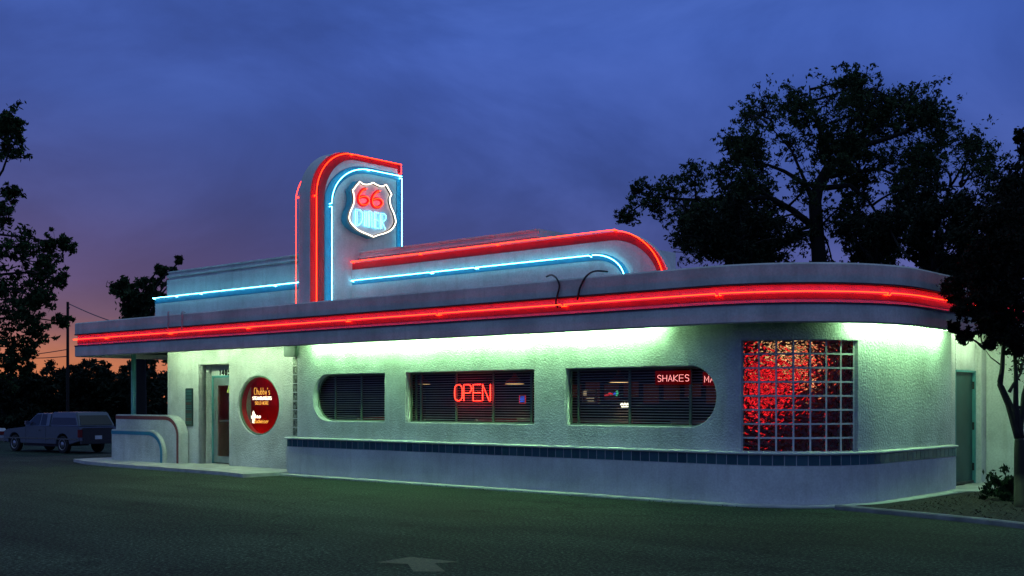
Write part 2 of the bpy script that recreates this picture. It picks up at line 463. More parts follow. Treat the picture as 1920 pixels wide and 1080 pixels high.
for k in range(NB):
    for j in range(NR):
        a0 = B0+(B1-B0)*(k)/NB+.008; a1 = B0+(B1-B0)*(k+1)/NB-.008
        z0 = gz0+(gz1-gz0)*j/NR+.012; z1 = gz0+(gz1-gz0)*(j+1)/NR-.012
        blk.sweep([(dg0+.01, z0), (dg1-.008, z0), (dg1-.008, z1), (dg0+.01, z1)], arc_st(a0, a1, 2)); blk.tone += [random.random()]*10; blk.cell += [c_ for st_ in (0., .5, 1.) for vv in ((0., 0.), (0., .15), (1., .15), (1., 0.)) for c_ in (st_, vv[0], vv[1])]
blk.build('glass_blocks', 'glass_block', win, smooth=R(40))

# windows ------------------------------------------------------------
mull = {0: [630, 679], 1: [781, 790.6, 856.3, 926, 997.5], 2: [1085.7, 1181.6, 1295.6]}
for wi, w in enumerate((W1, W2, W3)):
    o_, i_ = win_loop(w, -.02), win_loop(w, .028)
    fr = MB(); fr.ribbon(o_+[o_[0]], i_+[i_[0]], 'Y', .215, .235)
    f = fr.build('window', 'frame_bronze', diner)
    p = MB(); wl = win_loop(w, -.005); p.add([(x, .225, z) for x, z in wl], [tuple(range(len(wl)))]); p.build('pane', 'glass', f)
    for px in mull[wi]:
        X = onY(px, 745, .32).x
        q = MB()
        dx = .022
        zt, zb_ = WZ[1]-.0, WZ[0]+.0
        cxe = w[0]+rz if wi == 0 else (w[1]-rz if wi == 2 else None)
        if (wi == 0 and X < cxe) or (wi == 2 and X > cxe):
            hh = math.sqrt(max(.02, rz**2-(X-cxe)**2)); zt, zb_ = zc+hh, zc-hh
        q.box(X-dx, X+dx, .30, .325, zb_, zt); q.build('mullion', 'frame_bronze', f)
    s = MB(); z = WZ[0]-.04
    while z < WZ[1]+.06:
        s.add([(w[0]-.3, .345, z), (w[1]+.3, .345, z), (w[1]+.3, .375, z+.009), (w[0]-.3, .375, z+.009),
               (w[0]-.3, .345, z-.003), (w[1]+.3, .345, z-.003), (w[1]+.3, .375, z+.006), (w[0]-.3, .375, z+.006)],
              [(0,1,2,3), (4,7,6,5), (0,4,5,1), (1,5,6,2), (2,6,7,3), (3,7,4,0)]); z += .045
    s.box(w[0]-.3, w[1]+.3, .34, .385, WZ[1]+.06, WZ[1]+.11)
    s.build('blind', 'blind', f)

# glass column, beam, entrance wall --------------------------------------
m = MB()
for k in range(9):
    z0 = .83+k*.185
    m.prism([(-19.50, .5), (-19.50, .19), (-19.475, .135), (-19.42, .105), (-19.252, .095), (-19.252, .5)], 'Z', z0, z0+.172)
m.build('glass_block_column', 'glass_strip', diner)
m = MB(); m.box(-19.62, -19.22, .0, .45, 2.50, ZS+.05); m.build('corner_beam', 'beam_paint', diner, bevel=.015)
YW = .5
el, er_ = onY(314.3, 700, YW).x, -19.42
dx0, dx1 = onY(372.7, 700, YW).x, onY(429, 700, YW).x
ocx, ocz, orx, orz = (onY(446.7, 760, YW).x+onY(523.3, 760, YW).x)/2, 1.465, .75, .672
oval = lambda s_, n=40: [(ocx+(orx+s_)*math.cos(2*math.pi*k/n), ocz+(orz+s_)*math.sin(2*math.pi*k/n)) for k in range(n)]
holed_wall('entrance_wall', [(el, 0), (dx0, 0), (dx0, 2.42), (dx1, 2.42), (dx1, 0), (er_, 0), (er_, 3.0), (el, 3.0)], [oval(0)], YW, .2, 'stucco', diner, .012)
m = MB(); m.box(el, el+.2, YW+.2, 4.9, 0, 3.0); m.build('porch_side_wall', 'stucco_smooth', diner)
# door recess
YD = .86
m = MB(); m.box(dx0-.15, dx0, YW+.2, YD+.15, 0, 3.0); m.box(dx1, dx1+.15, YW+.2, YD+.15, 0, 3.0)
m.box(dx0, dx1, YW+.2, YD+.1, 2.425, 3.0); m.build('door_recess', 'stucco', diner)
dz = 2.12
m = MB(); m.box(dx0, dx1, YD, YD+.1, dz+.05, 2.425); m.build('door_lintel', 'stucco_smooth', diner)
m = MB()
m.box(dx0+.03, dx0+.075, YD-.02, YD+.06, .08, dz); m.box(dx1-.075, dx1-.03, YD-.02, YD+.06, .08, dz); m.box(dx0+.03, dx1-.03, YD-.02, YD+.06, dz, dz+.05)
door_frame = m.build('door_frame', 'door_teal', diner)
for a_, b_ in ((dx0, dx0+.03), (dx1-.03, dx1)):
    m = MB(); m.box(a_, b_, YD, YD+.05, .08, dz+.05); m.build('door_jamb', 'stucco_smooth', diner)
g0 = onY(409.4, 723, YD+.02); g1z = onY(409.4, 855, YD+.02).z
m = MB(); m.box(dx0+.08, g0.x, YD, YD+.05, .10, dz-.005); m.box(dx1-.22, dx1-.08, YD, YD+.05, .10, dz-.005)
m.box(g0.x, dx1-.22, YD, YD+.05, g0.z, dz-.005); m.box(g0.x, dx1-.22, YD, YD+.05, .10, g1z); 
fd = m.build('front_door', 'alu', diner)
m = MB(); m.add([(g0.x, YD+.02, g1z), (dx1-.22, YD+.02, g1z), (dx1-.22, YD+.02, g0.z), (g0.x, YD+.02, g0.z)], [(0,1,2,3)]); m.build('pane', 'glass', fd)
m = MB(); m.box(g0.x, dx1-.22, YD+.03, YD+.05, 1.08, 1.11); m.build('push_bar', 'steel', fd)
hx = onY(404.5, 788, YD-.05).x
m = MB(); m.tube([(hx, YD, 1.0), (hx, YD-.06, 1.0), (hx, YD-.06, 1.33), (hx, YD, 1.33)], .014); m.build('handle', 'steel', fd)
tp = onY(428, 730, YD-.004)
m = MB(); m.prism([(tp.x-.09, tp.z-.08), (tp.x+.09, tp.z-.08), (tp.x, tp.z+.10)], 'Y', YD+.008, YD+.012); m.build('warning_sticker', 'triangle_yellow', fd)

# ------------------------------------------------ stroke letters
def A_(cx, cy, rx, ry, a0, a1, n=10): return [(cx+rx*math.cos(R(a0+(a1-a0)*k/n)), cy+ry*math.sin(R(a0+(a1-a0)*k/n))) for k in range(n+1)]
G = {
 'O': [A_(.5,.72,.5,.28,0,180)+A_(.5,.28,.5,.28,180,360)+[(1,.72)]],
 'P': [[(0,0),(0,1),(.6,1)]+A_(.6,.74,.4,.26,90,-90)+[(0,.48)]],
 'E': [[(1,1),(0,1),(0,0),(1,0)], [(0,.5),(.95,.5)]],
 'N': [[(0,0),(0,1),(.85,0),(1,0),(1,1)]],
 'S': [[(.95,.85)]+A_(.5,.76,.42,.24,40,270)+A_(.5,.26,.44,.26,90,-140)],
 'H': [[(0,0),(0,1)], [(1,0),(1,1)], [(0,.5),(1,.5)]],
 'A': [[(0,0),(.5,1),(1,0)], [(.2,.36),(.8,.36)]],
 'K': [[(0,0),(0,1)], [(1,1),(0,.45),(1,0)]],
 'M': [[(0,0),(0,1),(.5,.3),(1,1),(1,0)]],
 'L': [[(0,1),(0,0),(.9,0)]],
 'T': [[(0,1),(1,1)], [(.5,1),(.5,0)]],
 'D': [[(0,0),(0,1),(.4,1)]+A_(.4,.5,.6,.5,90,-90)+[(0,0)]],
 'R': [[(0,0),(0,1),(.6,1)]+A_(.6,.75,.4,.25,90,-90)+[(0,.5),(.4,.5),(1,0)]],
 'B': [[(0,0),(0,1),(.55,1)]+A_(.55,.76,.35,.24,90,-90)+[(0,.52),(.55,.52)]+A_(.55,.26,.42,.26,90,-90)+[(0,0)]],
 'U': [[(0,1),(0,.3)]+A_(.5,.3,.5,.3,180,360)+[(1,1)]],
 'G': [A_(.5,.5,.5,.5,50,330,14)+[(1,.45),(.55,.45)]],
 'C': [A_(.5,.5,.5,.5,50,310,14)],
 'h': [[(0,0),(.1,1),(.2,.4)]+A_(.5,.35,.3,.25,180,0)+[(.85,0)]],
 'u': [[(0,.55),(.05,.15)]+A_(.4,.2,.35,.2,180,340)+[(.8,.55),(.85,0)]],
 'b': [[(0,1),(0,.25)]+A_(.4,.27,.4,.27,180,-180,14)],
 'y': [[(0,.55),(.3,.1),(.8,.55)], [(.8,.55),(.4,-.35),(.05,-.3)]],
 's': [[(.8,.5)]+A_(.45,.42,.3,.13,30,260)+A_(.45,.14,.35,.15,80,-140)],
 'd': [[(.85,1),(.85,0)], A_(.45,.28,.4,.28,0,360,14)],
 'w': [[(0,.55),(.25,0),(.5,.5),(.75,0),(1,.55)]],
 'e': [[(.1,.28),(.85,.30)]+A_(.47,.28,.38,.28,5,320,12)],
 'i': [[(.4,.55),(.4,0)], [(.4,.75),(.4,.8)]],
 'r': [[(.1,.55),(.15,0)], [(.15,.35),(.45,.55),(.8,.5)]],
 "'": [[(.4,1),(.3,.75)]],
 '0': [A_(.5,.5,.42,.5,90,450,18)], '1': [[(.25,.8),(.55,1),(.55,0)]], '4': [[(.75,0),(.75,1),(.05,.3),(.95,.3)]],
 '5': [[(.9,1),(.2,1),(.12,.55)]+A_(.48,.32,.42,.32,120,-140)],
 '6': [[(.8,1.0),(.45,.86),(.16,.6),(.03,.32)]+A_(.5,.29,.47,.29,180,540,20)],
}
def letters(mb, text, org, ux, uz, cw, h, gap, r, adv=None, seg=6):
    x = 0
    for ch in text:
        if ch == ' ': x += cw*.6; continue
        w = cw*(.35 if ch in "i'" else 1)
        for stroke in G[ch]:
            pts = [Vector(org)+ux*(x+u*w)+uz*(v*h) for u, v in stroke]
            if (pts[0]-pts[-1]).length < 1e-5: mb.tube(pts[:-1], r, seg, closed=True)
            else: mb.tube(pts, r, seg)
        x += w+gap*(1.9 if ch == 'C' else 1)
    return x
UX, UY, UZ = Vector((1,0,0)), Vector((0,1,0)), Vector((0,0,1))
m = MB(); n0 = onY(411, 703.5, YD-.003); nh = onY(411, 694, YD).z-n0.z
letters(m, '1405', (n0.x, YD-.006, n0.z), UX, UZ, .075, nh, .045, .015)
m.build('house_number', 'number_black', diner)
# round window
m = MB(); o1 = oval(.0); i1 = oval(-.035)
m.ribbon(o1+[o1[0]], i1+[i1[0]], 'Y', YW+.03, YW+.07)
rw = m.build('round_window', 'frame_bronze', diner, smooth=R(40))
m = MB(); o2 = oval(-.001); i2 = oval(-.02); m.ribbon(o2+[o2[0]], i2+[i2[0]], 'Y', YW+.071, YW+.205); m.build('jamb_blackout', 'interior_red', rw)  # added dark liner so the lit jamb behind the glass stays dark
m = MB(); m.add([(x, YW+.05, z) for x, z in oval(-.03)], [tuple(range(40))]); m.build('pane', 'glass', rw)

# rear door bay ----------------------------------------------------------
XD = -7.50
yd1 = onX(1829, 800, XD).y; yd0 = yd1-1.0
zdt = onX(1820, 695, XD).z
m = MB()
m.box(XD-.2, XD, YE-.0, yd0, 0, 3.0); m.box(XD-.2, XD, yd0, yd1, zdt, 3.0)
m.box(XD-.2, XD+.02, yd1, yd1+.9, 0, 3.0); m.box(XD, XD+.09, yd1+.04, yd1+.5, 0, 3.0)
m.build('rear_wall', 'stucco', diner, bevel=.01)
m = MB(); m.box(XD-.12, XD-.05, yd0+.02, yd1-.03, .05, zdt-.03)
rd = m.build('rear_door', 'door_rear', diner)
for z in (.35, 1.1, 1.85):
    q = MB(); q.tube([(XD-.03, yd1-.03, z-.07), (XD-.03, yd1-.03, z+.07)], .02); q.build('hinge', 'black', rd)
m = MB(); m.box(XD-.14, XD+.0, yd0, yd0+.03, 0.05, zdt); m.box(XD-.14, XD+.01, yd1-.028, yd1-.001, .05, zdt); m.box(XD-.14, XD+.01, yd0+.03, yd1-.03, zdt-.03, zdt-.001)
m.build('door_frame', 'door_teal', diner)
m = MB(); m.box(XD+.095, -3.6, yd1+.28, yd1+.5, 0, 2.95)
m.build('wing_wall', 'stucco_smooth', diner, bevel=.01)

# canopy -------------------------------------------------------------------
CE = yd1+.27
ST = stations(0, CE, left=True, yl=4.9)
m = MB()
m.sweep([(.46, 2.68), (.585, 2.68), (.60, 2.695), (.60, 2.945), (.53, 2.945), (.53, 3.24), (.60, 3.24), (.60, 3.505), (.575, 3.53), (.46, 3.53)], ST)
m.build('canopy_fascia', 'fascia_paint', diner, smooth=R(30))
m = MB(); m.sweep([(.52, 2.966), (.536, 2.966), (.536, 3.218), (.52, 3.218)], ST); m.build('neon_channel', 'channel_paint', diner, smooth=R(30))
m = MB(); m.sweep([(.525, 3.015), (.544, 3.015), (.544, 3.095), (.525, 3.095)], ST); m.build('red_stripe', 'red_paint', diner, smooth=R(30))
for za, zb in ((2.940, 2.962), (3.224, 3.246)):
    m = MB(); m.sweep([(.531, za+.0005), (.616, za+.0005), (.616, zb-.0005), (.531, zb-.0005)], ST); m.build('channel_shadow', 'shadow_line', diner, smooth=R(30))  # dark strips added as the shadow along the channel edges
m = MB(); m.sweep([(-.9, ZS), (.459, ZS), (.459, ZS+.04), (-.9, ZS+.04)], ST)
m.box(-27.5+.15, el-.0, .9, 4.88, ZS, ZS+.04); m.build('soffit', 'soffit_paint', diner, smooth=R(30))
rp = [(x+nx*.458, y+ny*.458) for x, y, nx, ny in ST]
m = MB(); m.prism([(rp[0][0], 9.)]+rp+[(rp[-1][0], 9.)], 'Z', 3.38, 3.43); m.build('roof', 'fascia_paint', diner)
# canopy neon in sections with bent back ends
lens = [0.]
for i in range(1, len(ST)):
    lens.append(lens[-1]+math.hypot(ST[i][0]-ST[i-1][0]+.0*(0), ST[i][1]-ST[i-1][1]))
P_ = [(Vector((x+nx*.635, y+ny*.635, 0))) for x, y, nx, ny in ST]; N_ = [Vector((nx, ny, 0)) for x, y, nx, ny in ST]
cum = [0.]
for i in range(1, len(P_)): cum.append(cum[-1]+(P_[i]-P_[i-1]).length)
def Ppos(s_):
    for i in range(1, len(cum)):
        if s_ <= cum[i]:
            t = (s_-cum[i-1])/(cum[i]-cum[i-1]); return P_[i-1].lerp(P_[i], t), N_[i-1].lerp(N_[i], t).normalized()
    return P_[-1], N_[-1]
breaks = []
for px in (197, 316, 462, 650, 820, 1053, 1345, 1670):      # section joints seen along the band
    best = min(range(0, int(cum[-1]*20)), key=lambda q: abs((lambda p: 960+F*(p.x*AX[0]+(p.y-YC)*AY[0])/(p.x*AX[1]+(p.y-YC)*AY[1]))(Ppos(q/20)[0])-px) if Ppos(q/20)[1].x > -.5 else 1e9)
    breaks.append(best/20)
ss = [cum[1]-3.]+breaks+[cum[-1]-.1]
ZN = 3.115
core, glow = [], []
for k in range(len(ss)-1):
    a, b = ss[k]+.03, ss[k+1]-.03
    npt = max(2, int((b-a)/.12)); pts = []
    p, n_ = Ppos(a); pts += [p-n_*.09+Vector((0,0,ZN-.02)), p-n_*.03+Vector((0,0,ZN-.03))]
    for q in range(npt+1):
        p, n_ = Ppos(a+(b-a)*q/npt); pts.append(p+Vector((0,0,ZN)))
    p, n_ = Ppos(b); pts += [p-n_*.03+Vector((0,0,ZN-.03)), p-n_*.09+Vector((0,0,ZN-.02))]
    mb = MB(); mb.tube(pts, .0068, 6); mb.build('neon_tube', 'neon_red', diner, smooth=True)
# cables on the parapet
def cable(pts, Y0, mat, r, name):
    vs = []
    for k, (x, y, dy) in enumerate(pts): vs.append(onY(x, y, Y0+dy))
    # smooth
    out = []
    for i in range(len(vs)-1):
        p0, p1, p2, p3 = vs[max(i-1,0)], vs[i], vs[i+1], vs[min(i+2, len(vs)-1)]
        for q in range(5):
            t = q/5; out.append(.5*((2*p1)+(p2-p0)*t+(2*p0-5*p1+4*p2-p3)*t*t+(3*p1-p0-3*p2+p3)*t**3))
    out.append(vs[-1]); mb = MB(); mb.tube(out, r, 6); return mb.build(name, mat, diner, smooth=True)
z6 = lambda x, y: (980+x/3.692, 380+y/3.692)
cable([(*z6(165,512), .5), (*z6(200,500), .25), (*z6(235,525), .02), (*z6(254,575), 0), (*z6(240,640), 0), (*z6(230,690), 0), (*z6(245,728), .02)], -.63, 'cable_black', .016, 'cable')
cable([(*z6(590,478), .5), (*z6(500,474), .3), (*z6(440,510), .05), (*z6(400,580), 0), (*z6(388,625), 0), (*z6(380,672), .02)], -.63, 'cable_black', .016, 'cable')
for px in (315, 341):
    cable([(px+6, 586, .3), (px+1, 585, .02), (px, 590, 0), (px, 618, 0)], -.625, 'conduit', .014, 'conduit')
# porch column
c = onY(250.5, 760, .65)
m = MB(); m.tube([(c.x, .65, 0), (c.x, .65, ZS)], .062, 12); m.build('porch_column', 'door_teal', diner, smooth=True)

# fluorescent lamps under the soffit
def lampbar(pts, mat):
    mb = MB(); mb.tube(pts, .019, 8); o = mb.build('fluorescent_tube', mat, diner, smooth=True); return o
xa, xb = -18.75, -10.05; nl = 7
for k in range(nl):
    a = xa+(xb-xa)*k/nl+.04; b = xa+(xb-xa)*(k+1)/nl-.04
    lampbar([(a, -.11, ZS-.045), (b, -.11, ZS-.045)], 'fluoro')
aL = ang_for(1612, .2)
segs = [along(L1+RB*aL), along(L1+RB*(aL+.30)), ]
def offs(s_, d): x, y, nx, ny = along(s_); return (x+nx*d, y+ny*d, ZS-.045)
s0 = L1+RB*aL
lampbar([offs(s0+q*.2, .12) for q in range(0, 6)], 'fluoro')
lampbar([offs(s0+1.1+q*.2, .12) for q in range(0, 7)], 'fluoro')
lampbar([offs(s0+2.4+q*.2, .12) for q in range(0, 6)], 'fluoro')
for a in (-24.6, -23.2, -21.8, -20.6):
    lampbar([(a, -.30, ZS-.05), (a+1.1, -.30, ZS-.05)], 'fluoro_dim')
lampbar([(XD+.5, YE+.5, ZS-.05), (XD+.5, YE+1.4, ZS-.05)], 'fluoro_dim')

# parapets -------------------------------------------------------------------
YP = 1.14
BXL, BXR = -19.105, -18.74          # blade sign faces
def quarter(x1, ztop, rx, rzz, n=14): return [(x1-rx+rx*math.sin(math.pi/2*k/n), ztop-rzz+rzz*math.cos(math.pi/2*k/n)) for k in range(n+1)]
prx = onY(1262, 505, YP).x; PT = 4.52
q = quarter(prx, PT, 1.35, 1.2)
m = MB(); m.prism([(BXR, 3.43), (BXR, PT)]+q+[(prx, 3.43)], 'Y', YP, YP+.12); m.build('parapet', 'parapet_paint', diner, bevel=.012)
def band(x0, x1, zt, w, rx, rzz, Y, name, mat, th=.006):
    o_ = [(x0, zt)]+quarter(x1, zt, rx, rzz)+[(x1, 3.44)]
    i_ = [(x0, zt-w)]+quarter(x1-w*1.25, zt-w, max(.05, rx-w*1.25), max(.05, rzz-w))+[(x1-w*1.25, 3.44)]
    mb = MB(); mb.ribbon(o_, i_, 'Y', Y-th, Y-.001); return mb.build(name, mat, diner)
band(BXR+.02, prx-.07, PT-.012, .14, 1.25, 1.1, YP, 'red_stripe', 'red_paint')
bxr = onY(1182, 506, YP).x
band(BXR+.02, bxr, 4.165, .12, .78, .55, YP, 'blue_stripe', 'blue_paint')
def neon_path(pts, mat, r=.0068, parent=diner, back=None, name='neon_tube'):
    pts = [Vector(p) for p in pts]
    if back is not None: pts = [pts[0]+Vector(back)]+pts+[pts[-1]+Vector(back)]
    mb = MB(); mb.tube(pts, r, 6); return mb.build(name, mat, parent, smooth=True)
zr = PT+.012; qq = quarter(prx-.12, zr, 1.22, 1.08, 16)
YN = YP-.085
xbr = [BXR+.05, onY(790, 480, YP).x, onY(935, 463, YP).x, onY(1160, 437, YP).x]
for a, b in zip(xbr[:-1], xbr[1:]): neon_path([(a+.02, YN, zr), (b-.02, YN, zr)], 'neon_red', back=(0, .08, -.015))
neon_path([(x, YN, z) for x, z in qq]+[(prx-.12, YN, 3.43)], 'neon_red')
zb_ = 4.13; xbb = [BXR+.05, onY(812, 510, YP).x, onY(896, 502, YP).x, onY(1112, 483, YP).x]
for a, b in zip(xbb[:-1], xbb[1:]): neon_path([(a+.02, YN, zb_), (b-.03, YN, zb_)], 'neon_blue', .0085, back=(0, .08, -.02))
q2 = quarter(bxr-.06, zb_, .70, .5, 14)
neon_path([(x, YN, z) for x, z in q2]+[(bxr-.06, YN, 3.5)], 'neon_blue', .0085)
# left wing
plx = onY(290.5, 575, YP).x
m = MB(); m.box(plx, BXL, YP, YP+.17, 3.43, 4.20); m.build('parapet', 'parapet_paint', diner, bevel=.012)
m = MB(); m.box(plx+.01, BXL-.01, YP-.006, YP-.001, 4.08, 4.20); m.build('blue_stripe', 'blue_paint', diner)
xbl = [plx+.01, onY(333, 556, YP).x, onY(379, 550, YP).x, onY(518, 535, YP).x, BXL-.03]
for a, b in zip(xbl[:-1], xbl[1:]): neon_path([(a+.02, YN, 4.215), (b-.02, YN, 4.215)], 'neon_blue', .0085, back=(0, .08, -.02))
# stepped upper block
YB = 1.33
sxl = onY(313, 560, YB).x; sxr = onY(1008, 440, YB).x
m = MB()
def block(x0, x1, zt):
    m.prism([(YB, 3.43), (YB, zt-.22), (YB+.05, zt-.215), (YB+.05, zt-.15), (YB-.0, zt-.145), (YB-.0, zt-.10), (YB+.05, zt-.095), (YB+.05, zt-.04), (YB+.02, zt-.03), (YB+.02, zt), (6., zt), (6., 3.43)], 'X', x0, x1)
block(sxl, BXL, 4.905); block(BXR, sxr, 4.78)
m.box(BXL, BXR, 2.6, 6, 3.43, 4.745)
m.build('roof_block', 'parapet_paint', diner)

# ---------------------------------------------------------------- blade sign
blade = thing('blade_sign', 'tall rounded roof sign with red and blue neon borders and a shield reading 66 DINER', 'sign', (-18.92, 1.2, 3.43))
BL = blade.location.copy()
bpy.context.view_layer.update()
def bb(mb, name, mat, **k):
    o = mb.build(name, mat, None, **k); pr = k.get('parent_', blade); o.parent = blade; o.matrix_parent_inverse = Matrix.Translation(-BL); return o
def bsub(mb, name, mat, parent, **k):
    o = mb.build(name, mat, None, **k); o.parent = parent; return o
def arch(y0, zt, y1, ry, rzz, z0, z1, n=16):
    return [(y0, z0)]+[(y0+ry-ry*math.cos(math.pi/2*k/n), zt-rzz+rzz*math.sin(math.pi/2*k/n)) for k in range(n+1)]+[(y1, zt), (y1, z1)]
TOP = 6.87
m = MB(); m.prism(arch(0, TOP, 2.56, 1.06, 1.07, 3.43, 3.43), 'X', BXL, BXR); bb(m, 'sign_body', 'parapet_paint')
for side, xs in ((1, BXR), (-1, BXL)):
    xa_, xb_ = (xs+.001, xs+.008) if side > 0 else (xs-.008, xs-.001)
    m = MB(); m.ribbon(arch(.012, TOP-.012, 2.55, 1.05, 1.06, 3.44, 6.56), arch(.375, TOP-.135, 2.47, .86, .98, 3.44, 6.56), 'X', xa_, xb_); bb(m, 'red_stripe', 'red_paint')
    xa2, xb2 = (xs+.001, xs+.011) if side > 0 else (xs-.011, xs-.001)
    m = MB(); m.ribbon(arch(.378, 6.63, 2.55, 1.16, .92, 3.44, 4.83), arch(.60, 6.50, 2.43, 1.05, .85, 3.44, 4.83), 'X', xa2, xb2); bb(m, 'blue_stripe', 'blue_paint')
    xn = xs+(.095 if side > 0 else -.075)
    a = arch(.10 if side > 0 else -.01, 6.825, 2.50, .98, 1.0, 3.45, 6.62)
    def npart(pts, mat, r):
        mb = MB(); pts = [Vector((xn, y, z)) for y, z in pts]
        bk = Vector((-.08*side, 0, 0)); mb.tube([pts[0]+bk]+pts+[pts[-1]+bk], r, 6); bb(mb, 'neon_tube', mat, smooth=True)
    npart([a[0], (a[0][0], a[1][1]-.02)], 'neon_red', .0068); npart(a[1:-2] if side > 0 else [(y+.02*k, z) for k, (y, z) in enumerate(a[1:6])], 'neon_red', .0068); npart([a[-3][0:2] if 0 else (a[-3][0]+.04, a[-3][1]), a[-2], a[-1]], 'neon_red', .0068)
    b = arch(.51, 6.565, 2.515, 1.05, .86, 3.45, 4.86)
    npart([b[0], (b[0][0], b[1][1]-.06)], 'neon_blue', .009); npart(b[1:-2], 'neon_blue', .009); npart([(b[-3][0]+.04, b[-3][1]), b[-2]], 'neon_blue', .009); npart([(b[-2][0], b[-2][1]-.04), b[-1]], 'neon_blue', .009)
# shield
XS = -18.55
zs = lambda x, y: (600+x/7.2, 320+y/7.2)
def sp(x, y, X=XS): return onX(*zs(x, y), X)
keys = [(515,150),(560,185),(620,190),(665,178),(695,165),(735,190),(800,215),(845,205),(870,190),(945,325),(925,360),(918,410),(940,500),(975,580),(1000,680),(985,740),(940,800),(860,845),(770,870),(700,897),(620,862),(520,820),(440,760),(385,690),(372,630),(390,550),(425,470),(440,400),(435,330),(418,270)]
def cat(pts, n=3):
    out = []; N = len(pts)
    corner = {0, 4, 8, 9, 19, 29}
    for i in range(N):
        p1, p2 = pts[i], pts[(i+1) % N]
        p0 = pts[i-1] if i not in corner else p1; p3 = pts[(i+2) % N] if ((i+1) % N) not in corner else p2
        for q in range(n):
            t = q/n; out.append(.5*((2*p1)+(p2-p0)*t+(2*p0-5*p1+4*p2-p3)*t*t+(3*p1-p0-3*p2+p3)*t**3))
    return out
sh = cat([sp(*k) for k in keys])
cen = sum(sh, Vector())/len(sh)
poly = [(cen.y+(p.y-cen.y)*1.035, cen.z+(p.z-cen.z)*1.035) for p in sh]
m = MB(); m.prism(poly, 'X', BXR+.012, XS); shield = bb(m, 'shield', 'teal_paint')
def ssub(mb, name, mat, **k):
    o = mb.build(name, mat, None, **k); o.parent = shield; return o
m = MB(); m.prism([(cen.y+(y-cen.y)*.985, cen.z+(z-cen.z)*.985) for y, z in poly], 'X', XS+.001, XS+.005); ssub(m, 'shield_face', 'white_face')
m = MB(); i_ = [(cen.y+(y-cen.y)*.93, cen.z+(z-cen.z)*.93) for y, z in poly]; o_ = [(cen.y+(y-cen.y)*.98, cen.z+(z-cen.z)*.98) for y, z in poly]
m.ribbon(o_+[o_[0]], i_+[i_[0]], 'X', XS+.006, XS+.009); ssub(m, 'shield_border', 'black')
m = MB(); m.tube([Vector((XS+.055, p.y, p.z)) for p in sh], .0125, 6, closed=True); ssub(m, 'neon_outline', 'neon_white', smooth=True)
six = [(635,243),(600,252),(565,285),(538,330),(528,380),(540,430),(570,458),(605,462),(640,450),(662,425),(667,400),(655,370),(630,352),(600,347),(565,352),(535,372)]
for dx_, dy_ in ((0, 0), (182, 30)):
    pts = [sp(x+dx_, y+dy_, XS+.055) for x, y in six]
    out = []
    for i in range(len(pts)-1):
        p0, p1, p2, p3 = pts[max(i-1,0)], pts[i], pts[i+1], pts[min(i+2, len(pts)-1)]
        for q in range(3):
            t = q/3; out.append(.5*((2*p1)+(p2-p0)*t+(2*p0-5*p1+4*p2-p3)*t*t+(3*p1-p0-3*p2+p3)*t**3))
    m = MB(); m.tube(out, .0062, 6); ssub(m, 'neon_numeral', 'neon_red', smooth=True)
    m = MB()
    flat = [Vector((XS+.009, p.y, p.z)) for p in out]
    for i in range(len(flat)-1):
        a, b = flat[i], flat[i+1]; t = (b-a).normalized(); s_ = Vector((0, -t.z, t.y))*.032; e_ = t*.012
        m.add([a-s_-e_, b-s_+e_, b+s_+e_, a+s_-e_], [(0,1,2,3)])
        for v in range(-4, 0): m.v[v] = (m.v[v][0]+i*.00004, m.v[v][1], m.v[v][2])
    ssub(m, 'painted_numeral', 'red_paint')
# DINER lettering
W = lambda x, y: (x, y)
dl = [
 [(478,735),(480,520),(540,530),(572,570),(575,640),(560,700),(520,735),(478,738)], [(500,720),(502,545)],
 [(605,545),(602,748)], [(625,548),(622,752)],
 [(650,760),(652,556),(675,545),(700,560),(702,765)], [(668,762),(670,575)],
 [(795,575),(738,560),(733,770),(790,778)], [(737,660),(785,668)], [(752,765),(756,575)],
 [(815,785),(820,575),(865,578),(892,610),(890,650),(865,680),(832,680),(885,790)], [(833,782),(837,595)]]
m = MB()
for s_ in dl: m.tube([sp(x, y, XS+.05) for x, y in s_], .0058, 6)
ssub(m, 'neon_lettering', 'neon_blue_letter', smooth=True)

# ---------------------------------------------------------------- window neon signs
def sign_from(name, label, mat, text, pxl, pxr, pyb, pyt, Y, r, gapf=.3, extra=None, cat_='neon sign'):
    a = onY(pxl, pyb, Y); b = onY(pxr, pyb, Y); t = onY(pxl, pyt, Y)
    w = b.x-a.x; h = t.z-a.z
    units = sum(.35 if c in "i'" else (.6 if c == ' ' else 1) for c in text); n = len(text)
    cw = w/(units+gapf*(n-1))
    th = thing(name, label, cat_, (a.x, Y, a.z))
    m = MB(); letters(m, text, (0, 0, 0), UX, UZ, cw, h, cw*gapf, r); m.build('lettering', mat, th, smooth=True)
    m = MB(); m.tube([(w*.1, .01, h), (w*.1, .01, h+.12)], .003); m.tube([(w*.9, .01, h), (w*.9, .01, h+.12)], .003); m.tube([(-.02, .012, h*.5), (w+.02, .012, h*.5)], .004)
    m.build('hanger', 'black', th)
    return th
sign_from('open_sign', 'red neon sign reading OPEN in the middle window', 'neon_open', 'OPEN', 852.5, 919.5, 751.5, 721.5, .26, .0052, .22)
sg = sign_from('menu_word_sign', 'pink neon sign reading SHAKES behind the right hand window', 'neon_pink', 'SHAKES', 1232.5, 1292, 715.5, 703.5, .26, .0042, .35)
def add_halo(th, x0, x1, z0, z1, mat='neon_halo_glow'):  # added glowing sheet standing in for the red halo on the blinds
    m = MB(); m.box(x0, x1, .03, .035, z0, z1); m.build('halo_sheet', mat, th)
emit('menu_glow', (1., .22, .12), .016)
emit('neon_halo_glow', (1., .004, .006), .07)
add_halo(sg, -.06, .60, -.05, .17)
